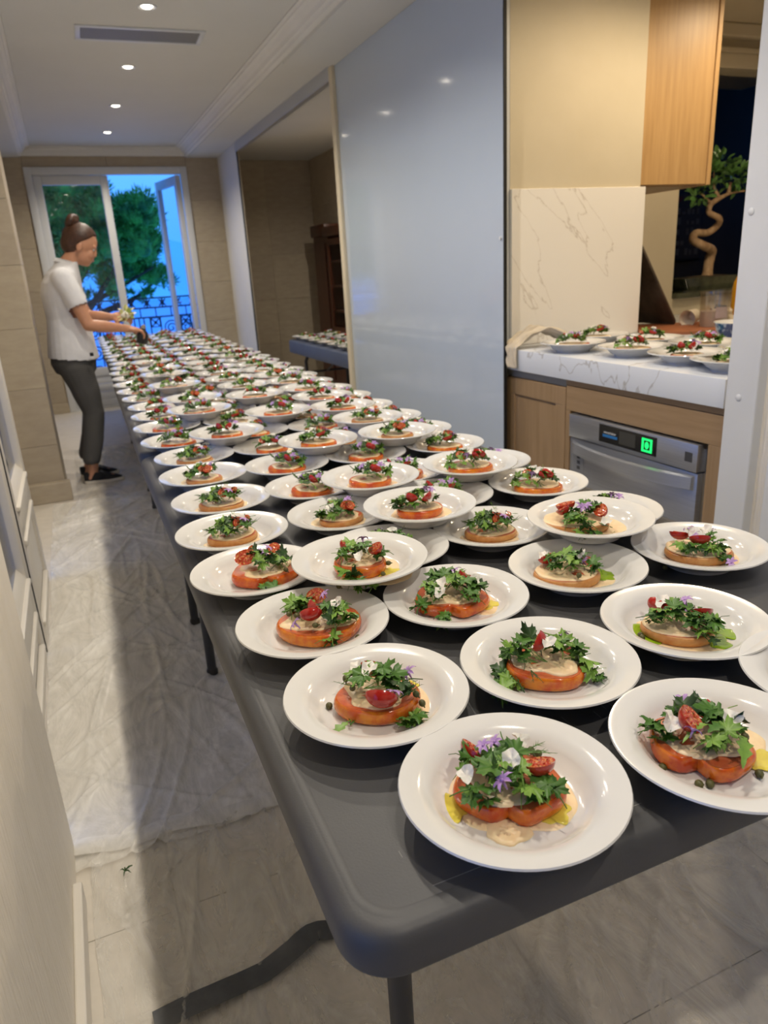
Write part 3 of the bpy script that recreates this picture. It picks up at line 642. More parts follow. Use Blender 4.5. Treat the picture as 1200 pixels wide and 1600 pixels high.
o = MB().tube([(0, 0, 0), (.03, .02, .004), (.07, .02, .0), (.12, .05, .0)], [.008, .012, .010, .005], 10).build('black_tongs', black_pl); o.location = (3.13, 2.92, ZC + .075); tag(o, 'short black-handled utensil lying on the pale cloth', 'utensil')
def towel():
    mb = MB()
    def f(u, v):
        s = u * .42; wv = (v - .5) * .15
        if s < .30: x = 2.02 - s * .80; z = ZC + .012 + .05 * math.sin(PI * min(1, s / .30)) ** 1.5 ; 
        else: x = 1.78 - .008; z = ZC + .012 - (s - .30) * .75
        fold = .022 * math.sin(v * 15 + u * 4) * (1 - .3 * u) + .018 * mnoise.noise((u * 6, v * 7, 2))
        y = 2.70 + wv * (1 - .55 * u) + .06 * (u - .5) + .05 * math.sin(u * 3)
        if s < .30: z += abs(fold) + .004
        else: x -= abs(fold) * .6 + .003
        return (x, y, z)
    mb.grid(46, 30, f); return mb
o = towel().build('tea_towel', cloth_m, None, 180); md = o.modifiers.new('solid', 'SOLIDIFY'); md.thickness = .002; tag(o, 'cream tea towel draped over the left corner of the marble worktop', 'towel')

# bonsai on the hatch sill
bz = thing('bonsai_tree', 'bonsai with a twisted pale trunk in a dark green tray on the hatch sill', 'plant', (3.73, 3.585, 1.03))
MB().prism(rounded(-.225, .225, -.06, .06, .02, 5), 0, .008).build('pot_foot', pot_m, bz)
p_ = MB(); p_.loft([[(x * s, y * s, z) for x, y in rounded(-.24, .24, -.075, .075, .025, 5)] for s, z in ((.84, .006), (.92, .03), (1, .075), (1.02, .08), (.96, .08), (.90, .06))]); p_.build('pot', pot_m, bz)
MB().loft([[(x * s, y * s, z) for x, y in rounded(-.21, .21, -.06, .06, .02, 5)] for s, z in ((1, .06), (.9, .078), (.4, .088))]).build('soil', soil, bz)
def smooth_path(P, n=5):
    P = [Vector(p) for p in P]; out = []
    for i in range(len(P) - 1):
        a, b, c, d_ = P[max(i - 1, 0)], P[i], P[i + 1], P[min(i + 2, len(P) - 1)]
        for k in range(n):
            t = k / n; out.append(.5 * ((2 * b) + (c - a) * t + (2 * a - 5 * b + 4 * c - d_) * t * t + (3 * b - a - 3 * c + d_) * t ** 3))
    return out + [P[-1]]
pth = smooth_path([(.005, .0, .06), (.014, 0, .09), (.04, .02, .178), (.034, .0, .233), (-.069, -.03, .263), (-.122, 0, .299), (-.077, .03, .337), (.021, .03, .338), (.066, 0, .38), (.038, -.03, .416), (-.013, 0, .452), (.001, .0, .502), (.095, 0, .543), (.166, 0, .56), (.282, 0, .571)], 6)
rad = [.032 - .021 * (i / (len(pth) - 1)) + .012 * max(0, 1 - i / 8) for i in range(len(pth))]; rad = [r if i < len(pth) - 16 else max(.006, r * (len(pth) - i) / 16) for i, r in enumerate(rad)]
tb = MB(); tb.tube(pth, rad, 12)
for sp in ([(.0, 0, .502), (-.05, .01, .54), (-.09, .0, .56)], [(.06, 0, .53), (.03, .02, .60), (.02, .02, .68)], [(.13, 0, .555), (.16, .02, .62)], [(.03, .02, .10), (.075, .02, .17), (.08, .02, .20)], [(0, 0, .08), (-.06, -.03, .07)], [(.02, 0, .08), (.08, -.03, .07)]): tb.tube(smooth_path(sp), [.013 - .010 * i / 10 for i in range(len(smooth_path(sp)))], 7)
tb.build('trunk', bark, bz)
bl_me = MB()._add and None
def leaf_poly(mb, M, L, W, curl=.2):
    pts = [(0, 0), (.25 * L, .40 * W), (.55 * L, .5 * W), (.82 * L, .32 * W), (L, 0), (.82 * L, -.32 * W), (.55 * L, -.5 * W), (.25 * L, -.40 * W)]
    vs = [M @ Vector((x, y, -curl * x * x / L + .25 * abs(y))) for x, y in pts] + [M @ Vector((.5 * L, 0, -curl * .25 * L))]
    mb._add(vs, [(i, (i + 1) % 8, 8) for i in range(8)])
def rot_to(dirv, roll=0): return Vector((1, 0, 0)).rotation_difference(Vector(dirv).normalized()).to_matrix().to_4x4() @ Matrix.Rotation(roll, 4, 'X')
one = MB(); leaf_poly(one, Matrix.Identity(4), .05, .026); leaf_mesh_b = one.mesh('leaf', bonsai_leaf)
for (cx, cy, cz, rr_, n_) in ((-.02, 0, .67, .085, 60), (.05, 0, .72, .07, 40), (.19, 0, .64, .085, 60), (.26, .02, .60, .05, 26), (-.10, 0, .55, .06, 44), (-.06, .02, .60, .05, 24), (.12, .02, .66, .06, 30)):
    for q in range(n_):
        dv = Vector((rnd.gauss(0, 1), rnd.gauss(0, 1), rnd.gauss(.3, 1))).normalized(); P = Vector((cx, cy, cz)) + dv * rr_ * rnd.uniform(.25, 1)
        o = obj('leaf', leaf_mesh_b, bz); o.matrix_local = Matrix.Translation(P) @ rot_to(dv + Vector((0, 0, .2)), rnd.uniform(-1, 1)) @ Matrix.Scale(rnd.uniform(.7, 1.15), 4)
po = thing('wall_poster', 'dark framed poster with pale and red print on the wall behind the bonsai', 'poster', (5.2, 5.29, 1.47))
MB().box(-.20, .20, -.02, .0, -.29, .29, .003).build('frame', black_pl, po, 0); MB().box(-.18, .18, -.022, -.02, -.27, .27).build('sheet', print_dark, po, 0)
pm = MB(); 
for r_ in range(5):
    for c_ in range(6):
        if rnd.random() < .7: a = -.16 + c_ * .055; z_ = -.24 + r_ * .085; pm.box(a, a + rnd.uniform(.02, .045), -.024, -.022, z_, z_ + rnd.uniform(.02, .06))
pm.build('pale_print', print_pale, po, 0)
hp = MB()
for a in (-.09, .06): hp._add([(a + .035 * (math.sin(t) ** 3), -.024, .225 + .032 * (.8125 * math.cos(t) - .3125 * math.cos(2 * t) - .125 * math.cos(3 * t) - .0625 * math.cos(4 * t))) for t in [i * 2 * PI / 20 for i in range(20)]], [tuple(range(20))])
hp.build('red_hearts', print_red, po, 0)

# dark cabinet in the side room
dc2 = thing('display_cabinet', 'dark mahogany display cabinet behind the plates in the dim side room', 'cabinet', (2.65, 6.40, 0))
MB().box(.0, .175, 0, 1.25, 0, .62, .004).build('lower_body', mahog, dc2, 0)
ub_ = MB(); ub_.box(.165, .175, 0, 1.25, .62, 1.60); ub_.box(0, .165, 0, .04, .62, 1.60); ub_.box(0, .165, 1.21, 1.25, .62, 1.60); ub_.box(0, .165, .6, .65, .62, 1.60); ub_.build('upper_body', mahog, dc2, 0)
for z_ in (.85, 1.10, 1.35): MB().box(.01, .165, .04, 1.21, z_, z_ + .02).build('shelf', mahog, dc2, 0)
MB().box(-.04, .175, -.03, 1.27, 1.60, 1.70, .015).build('cornice', mahog, dc2, 30)
for y0_ in (.04, .65):
    dd = MB(); dd.box(-.02, 0, y0_, y0_ + .06, .64, 1.58); dd.box(-.02, 0, y0_ + .5, y0_ + .56, .64, 1.58); dd.box(-.02, 0, y0_ + .06, y0_ + .5, .64, .70); dd.box(-.02, 0, y0_ + .06, y0_ + .5, 1.52, 1.58); dd = dd.build('door', mahog, dc2, 0)
    MB().box(-.012, -.008, y0_ + .06, y0_ + .5, .70, 1.52).build('glass', pane, dd, 0)
MB().box(.05, .16, .08, .5, .87, 1.05).build('shelf_contents', book_m, dc2, 0, kind='stuff')
tp = thing('corner_cupboard', 'taller dark wooden cupboard at the far end of the side room', 'cabinet', (2.68, 7.72, 0)); MB().box(0, .14, 0, .45, 0, 1.62, .004).build('body', mahog, tp, 0); MB().box(-.03, .14, -.02, .46, 1.62, 1.74, .012).build('crown', mahog, tp, 30); MB().box(-.015, 0, .04, .41, .1, 1.55, .004).build('door', mahog, tp, 0)

# balcony railing
rl = thing('balcony_railing', 'dark blue wrought iron balcony railing with scrolls outside the door', 'railing', (0, 9.42, -.02))
for z_ in (1.095, .985, .875, .12): MB().box(-2.5, 1.84, -.010, .010, z_ - .009, z_ + .009).build('rail', iron, rl, 0)
def spiral(cx, cz, r, turns=2.2, s=1): return [(cx + s * r * (1 - .86 * t) * math.cos(2 * PI * turns * t), 0, cz + r * (1 - .86 * t) * math.sin(2 * PI * turns * t)) for t in [i / 44 for i in range(45)]]
bar = MB().box(-.007, .007, -.007, .007, .12, .875).mesh('upright', iron, 0); sbar = MB().box(-.006, .006, -.006, .006, .875, .985).mesh('short_upright', iron, 0)
sp1 = MB().tube(spiral(0, 0, .095), .0075, 6).mesh('scroll', iron); sp2 = MB().tube(spiral(0, 0, .095, s=-1), .0075, 6).mesh('scroll', iron)
kn = MB(); kn.tube([(-.04, 0, -.04), (0, 0, 0), (.04, 0, .04)], [.008, .012, .008], 6); kn.tube([(-.04, 0, .04), (0, 0, 0), (.04, 0, -.04)], [.008, .012, .008], 6); kn.tube([(0, 0, -.05), (0, 0, .05)], .010, 6); kn.ball((0, 0, 0), .024, 8, 6); kn = kn.mesh('rosette', iron)
sq = MB(); sq.tube([(-.05, 0, -.05), (.05, 0, -.05), (.05, 0, .05), (-.05, 0, .05), (-.05, 0, -.05)], .006, 5); sq.tube([(-.05, 0, -.05), (.05, 0, .05)], .007, 5); sq.tube([(-.05, 0, .05), (.05, 0, -.05)], .007, 5); sq.ball((0, 0, 0), .02, 8, 6); sq = sq.mesh('square_motif', iron)
for i in range(-14, 10):
    x = i * .18 + .03
    obj('rosette', kn, rl, loc=(x, 0, 1.04)); obj('short_upright', sbar, rl, loc=(x + .09, 0, 0))
for i in range(-6, 5):
    x = i * .36 + .10
    obj('upright', bar, rl, loc=(x - .12, 0, 0)); obj('upright', bar, rl, loc=(x + .12, 0, 0)); obj('square_motif', sq, rl, loc=(x + .18, 0, .81))
    if i % 3 == 2:
        for q in (.07, .14, .21): obj('upright', bar, rl, loc=(x - .12 + q * .8, 0, 0))
    else:
        for z_ in (.735, .50, .27): obj('scroll', sp1, rl, loc=(x - .0, 0, z_)); obj('scroll', sp2, rl, loc=(x + .18, 0, z_))

# umbrella pine beyond the balcony
pn = thing('umbrella_pine', 'large dark green pine tree standing beyond the balcony railing', 'tree', (-.3, 14.4, -14))
tk = MB(); tk.tube(smooth_path([(0, 0, 0), (.1, 0, 8), (-.1, 0, 13.2), (.1, .1, 14.6), (.3, .2, 15.6)]), [.34 - .012 * i for i in range(21)], 10)
br = [[(.0, 0, 14.3), (.6, -.1, 14.85), (1.2, -.2, 15.15), (1.9, -.3, 15.5)], [(.1, .1, 14.6), (.7, .3, 15.4), (1.3, .4, 16.1)], [(.2, .1, 15.2), (-.4, -.2, 16.0), (-.9, -.3, 16.5)], [(0, 0, 14.5), (-.6, .2, 15.2), (-1.4, .2, 15.9)], [(.05, 0, 14.4), (.9, .2, 14.75), (1.6, .3, 15.0), (2.0, .3, 15.3)], [(0, 0, 14.1), (.8, -.3, 14.95), (1.4, -.4, 15.7)], [(.2, 0, 15.3), (.5, 0, 16.2), (.7, 0, 16.7)]]
for b_ in br: s_ = smooth_path(b_); tk.tube(s_, [.085 - .07 * i / len(s_) for i in range(len(s_))], 6)
tk.build('trunk', pine_b, pn)
fl = MB(); pr = random.Random(5)
puffs = []
for q in range(460):
    x = pr.uniform(-3.2, 2.02); topz = 16.78 - .75 * max(0, x - 1.25) ** 2 + .5 * min(1, max(0, .9 - x)); z = pr.uniform(15.1 + .12 * max(0, x), topz)
    if z < 15.6 and pr.random() < .55: continue
    puffs.append((x, pr.uniform(-1.1, 1.2), z, pr.uniform(.15, .30)))
for q in range(26): puffs.append((pr.uniform(.6, 2.2), pr.uniform(-.5, .5), pr.uniform(14.9, 15.5), pr.uniform(.07, .13)))
for (x, y, z, r_) in puffs:
    nl = int(230 * (r_ / .22) ** 1.6)
    if r_ > .14: fl.ball((x, y, z), r_ * .62, 7, 5)
    for k_ in range(nl):
        dv = Vector((pr.gauss(0, 1), pr.gauss(0, 1), pr.gauss(.25, .8))).normalized(); P = Vector((x, y, z)) + dv * r_ * pr.uniform(.35, 1); L = pr.uniform(.05, .10)
        sd_ = dv.cross(Vector((pr.gauss(0, 1), pr.gauss(0, 1), pr.gauss(0, 1)))).normalized() * .017
        fl._add([P - sd_, P + sd_, P + (dv + Vector((0, 0, .35))) * L], [(0, 1, 2)])
o = fl.build('needle_foliage', pine_l, pn, 0, kind='stuff')

# ------------------------------------------------------------------ soup plates
def plate_mesh(n):
    P = [(0, .006), (.050, .006), (.055, .000), (.059, .000), (.061, .006), (.074, .012), (.088, .0265), (.100, .0300), (.1155, .0325), (.1175, .0345), (.1165, .0365), (.113, .0362), (.100, .0335), (.0885, .0305), (.082, .0235), (.074, .0150), (.066, .0115), (.055, .0105), (0, .0105)]
    return MB().lathe(P, n).mesh('soup_plate', china, 55)
plate_hi = plate_mesh(72); plate_lo = plate_mesh(36)

# ------------------------------------------------------------------ salad pieces (unit pieces shared by all plates)
def outline_leaf(mb, kind, size, seed, M=Matrix.Identity(4)):
    r = random.Random(seed); pts = []
    if kind == 'parsley':
        N = 42; lobes = [(90, 1.0, 40), (32, .92, 36), (148, .92, 36), (-30, .72, 34), (210, .72, 34)]
        for i in range(N):
            a = -82 + 344 * i / (N - 1); rr = .34
            for la, lr, lw in lobes:
                d = (a - la + 180) % 360 - 180; rr = max(rr, lr * math.exp(-(d / lw) ** 2))
            rr *= 1 + .11 * (1 if i % 2 else -1) * min(1, rr * 1.3) + r.uniform(-.05, .05)
            pts.append((size * rr * math.cos(math.radians(a)), size * rr * math.sin(math.radians(a))))
        c1, c2 = r.uniform(-.9, .5), r.uniform(-.6, .9)
        vs = [M @ Vector((x, y, c1 * x * x / size + c2 * y * abs(y) / size * .7 + size * .10 * math.sin(9 * math.atan2(y, x)))) for x, y in pts] + [M @ Vector((0, 0, 0))]
        mb._add(vs, [(i, i + 1, N) for i in range(N - 1)])
        q = [M @ Vector(p) for p in ((0, 0, 0), (r.uniform(-.1, .1) * size, -.7 * size, -.1 * size), (r.uniform(-.3, .3) * size, -1.3 * size, -.35 * size))]
        mb.tube(q, [size * .045, size * .04, size * .03], 4)
    else:
        N = 9; L = size * 2.1; c = r.uniform(-.5, .35); left, right, mid = [], [], []
        for i in range(N):
            t = i / (N - 1); w = size * .36 * math.sin(PI * (t ** .8) * .97 + .02) * (1 + .35 * (1 if i % 2 else -1) * (t < .8)); z = c * L * t * t; sw = .15 * size * math.sin(3 * t + seed)
            left.append(M @ Vector((sw - w, L * t, z + .3 * w))); right.append(M @ Vector((sw + w, L * t, z + .3 * w))); mid.append(M @ Vector((sw, L * t, z)))
        vs = left + mid + right
        mb._add(vs, [(i, i + 1, N + i + 1, N + i) for i in range(N - 1)] + [(N + i, N + i + 1, 2 * N + i + 1, 2 * N + i) for i in range(N - 1)])
        mb.tube([M @ Vector((0, 0, 0)), M @ Vector((0, -.5 * size, -.1 * size))], size * .04, 4)
def dill(mb, size, seed, M=Matrix.Identity(4)):
    r = random.Random(seed)
    for k in range(3):
        a = r.uniform(-.7, .7); L = size * r.uniform(1.2, 2.0); c = r.uniform(-.3, .4); st = [M @ Vector((L * t * math.sin(a), L * t * math.cos(a), c * L * t * t)) for t in (0, .33, .66, 1)]
        mb.tube(st, [size * .045, size * .04, size * .03, size * .012], 3)
        for q in range(9):
            t = r.uniform(.2, .98); s_ = r.choice((-1, 1)); b = a + s_ * r.uniform(.4, 1.0); l = size * r.uniform(.25, .5); P = Vector((L * t * math.sin(a), L * t * math.cos(a), c * L * t * t)); E = P + Vector((math.sin(b), math.cos(b), r.uniform(-.3, .4))) * l; n = Vector((math.cos(b), -math.sin(b), 0)) * size * .022
            mb._add([M @ (P - n), M @ (P + n), M @ E], [(0, 1, 2)])
LEAF = {}
for i in range(6):
    m_ = (leaf_g, leaf_l, leaf_d, leaf_g, leaf_l, leaf_g)[i]
    b = MB(); outline_leaf(b, 'parsley', .0160, i); LEAF['l', i] = b.mesh('leaf', m_, 180)
    b = MB(); outline_leaf(b, 'arugula', .018, i); LEAF['a', i] = b.mesh('leaf', m_, 180)
    b = MB(); dill(b, .017, i); LEAF['d', i] = b.mesh('dill_sprig', leaf_g if i % 2 else leaf_d, 180)
def cherry_mesh(seed):
    r = random.Random(seed); mb = MB(); n, m = 16, 8; R = .0135
    vs = [(0, 0, -R * .95)]; 
    for i in range(1, m + 1):
        p = PI / 2 * i / m
        for j in range(n): a = 2 * PI * j / n; vs.append((R * 1.35 * math.sin(p) * math.cos(a), R * math.sin(p) * math.sin(a), -R * math.cos(p)))
    fs = [(0, 1 + (j + 1) % n, 1 + j) for j in range(n)] + [(1 + i * n + j, 1 + i * n + (j + 1) % n, 1 + (i + 1) * n + (j + 1) % n, 1 + (i + 1) * n + j) for i in range(m - 1) for j in range(n)]
    mb._add(vs, fs); mb.mi = 1; o_ = [vs[1 + (m - 1) * n + j] for j in range(n)]; inn = [(x * .80, y * .78, -.0012 + .0006 * math.sin(4 * j)) for j, (x, y, z) in enumerate(o_)]; mid = [(x * .45, y * .4, .0010 * (1 if j % 4 < 2 else -1)) for j, (x, y, z) in enumerate(o_)]
    mb.loft([o_, inn, mid], False); mb._add(mid + [(0, 0, .0005)], [(j, (j + 1) % n, n) for j in range(n)])
    for q in range(9): a = q * .7; mb.ball((R * .75 * math.cos(a), R * .5 * math.sin(a), .0004), (.0016, .0011, .0009), 6, 4)
    return mb.mesh('cherry_tomato', [cherry_m, seed_m], 50)
CH = [cherry_mesh(i) for i in range(2)]
def petal_white(seed):
    r = random.Random(seed); mb = MB(); N = 16; rim = []
    for i in range(N):
        a = 2 * PI * i / N; q = .0115 * (1 + .18 * math.sin(3 * a + seed) + r.uniform(-.06, .06)); rim.append((q * math.cos(a), q * 1.15 * math.sin(a), .0045 * math.sin(2 * a + seed) + .0025 * math.sin(5 * a) + .0035 + r.uniform(-.0012, .0012)))
    mid = [(x * .5, y * .5, z * .3 + .0022 * math.sin(2.1 * j)) for j, (x, y, z) in enumerate(rim)]
    mb.loft([rim, mid], False); mb._add(mid + [(0, 0, 0)], [(j, (j + 1) % N, N) for j in range(N)]); return mb.mesh('white_petal', petal_w, 180)
def star_purple(seed):
    r = random.Random(seed); mb = MB()
    for k in range(6):
        a = k * PI / 3 + r.uniform(-.15, .15); L = .0125 * r.uniform(.85, 1.1); w = .0026; c, s = math.cos(a), math.sin(a); row = []
        for t, ww in ((.05, .5), (.4, 1), (.75, .8), (1, .1)): z = .005 * math.sin(t * 2.2) - .004 * t * t + .002; row.append([(c * L * t - s * w * ww, s * L * t + c * w * ww, z), (c * L * t, s * L * t, z - .0008), (c * L * t + s * w * ww, s * L * t - c * w * ww, z)])
        mb._add([p for q in row for p in q], [(3 * i + j, 3 * i + j + 1, 3 * i + j + 4, 3 * i + j + 3) for i in range(3) for j in range(2)])
    mb.tube([(0, 0, .002), (.002, -.001, -.007)], [.0016, .001], 5); mb.ball((0, 0, .003), .0018, 6, 4); return mb.mesh('lilac_flower', petal_p, 180)
PW = [petal_white(i) for i in range(3)]; PP = [star_purple(i) for i in range(3)]
cpm = MB(); cpm.ball((0, 0, 0), (.0048, .0042, .0040), 10, 7); cpm.tube([(.004, 0, 0), (.0068, .0004, .0004)], [.0012, .0008], 5); CAP = cpm.mesh('caper', caper_m)
def tom_outline(kind, r, seed, N=56):
    q = random.Random(seed); ph = q.uniform(0, 6.28); out = []
    for i in range(N):
        a = 2 * PI * i / N
        if kind == 'lobe': k = 1 + .035 * math.sin(5 * a + ph) - .30 * math.exp(-(((a - 1.5 * PI + PI) % (2 * PI) - PI) / .20) ** 2) - .06 * math.exp(-(((a - .5 * PI + PI) % (2 * PI) - PI) / .3) ** 2); sy = .86
        elif kind == 'wide': k = 1 + .03 * math.sin(4 * a + ph); sy = .80
        elif kind == 'round': k = 1 + .03 * math.sin(3 * a + ph); sy = .84
        else: k = 1 + .02 * math.sin(3 * a + ph); sy = .80
        out.append((r * k * math.cos(a), r * k * sy * math.sin(a)))
    return out
def tomato_mesh(kind, r, h, seed, skinm):
    o = tom_outline(kind, r, seed); q = random.Random(seed + 5); tilt = q.uniform(-.05, .05)
    L = [(.88, 0), (.955, .12), (.995, .38), (1.0, .6), (.985, .82), (.95, .97), (.92, 1.0)]; mb = MB(); n = len(o)
    mb.loft([[(x * s, y * s, h * z + tilt * x * z) for x, y in o] for s, z in L], False); mb._add([(x * .88, y * .88, 0) for x, y in o], [tuple(reversed(range(n)))])
    mb.mi = 1; T = [[(x * s, y * s, h * (1 + dz) + tilt * x + .0009 * math.sin(7 * j * .9 + s * 20)) for j, (x, y) in enumerate(o)] for s, dz in ((.92, 0), (.84, .02), (.6, -.02), (.3, .03))]
    mb.loft(T, False); mb._add(T[-1] + [(0, 0, h)], [(j, (j + 1) % n, n) for j in range(n)])
    return mb.mesh('tomato_slice', [skinm, tom_flesh], 50)
def blob_mesh(name, r, h, seed, m, N=40, rough=.16, sy=.85):
    q = random.Random(seed); ph = [q.uniform(0, 6.28) for _ in range(4)]; o = []
    for i in range(N):
        a = 2 * PI * i / N; k = 1 + rough * (math.sin(2 * a + ph[0]) * .5 + math.sin(3 * a + ph[1]) * .5 + math.sin(5 * a + ph[2]) * .35 + math.sin(9 * a + ph[3]) * .2); o.append((r * k * math.cos(a), r * sy * k * math.sin(a)))
    mb = MB(); R = [[(x * s, y * s, h * z + (.0007 * math.sin(j * 1.7 + s * 9) if s < .9 and h > .0015 else 0)) for j, (x, y) in enumerate(o)] for s, z in ((1, 0), (.985, .6), (.94, 1), (.7, 1.1), (.4, .95))]
    mb.loft(R, False); mb._add(R[-1] + [(0, 0, h)], [(j, (j + 1) % N, N) for j in range(N)]); return mb.mesh(name, m, 180)
Z0 = .0105
def put(name, me, par, p, rx=0, ry=0, rz=0, s=1, **kw):
    o = obj(name, me, par, **kw); o.matrix_local = Matrix.Translation(p) @ Matrix.Rotation(rz, 4, 'Z') @ Matrix.Rotation(rx, 4, 'X') @ Matrix.Rotation(ry, 4, 'Y') @ Matrix.Scale(s, 4); return o
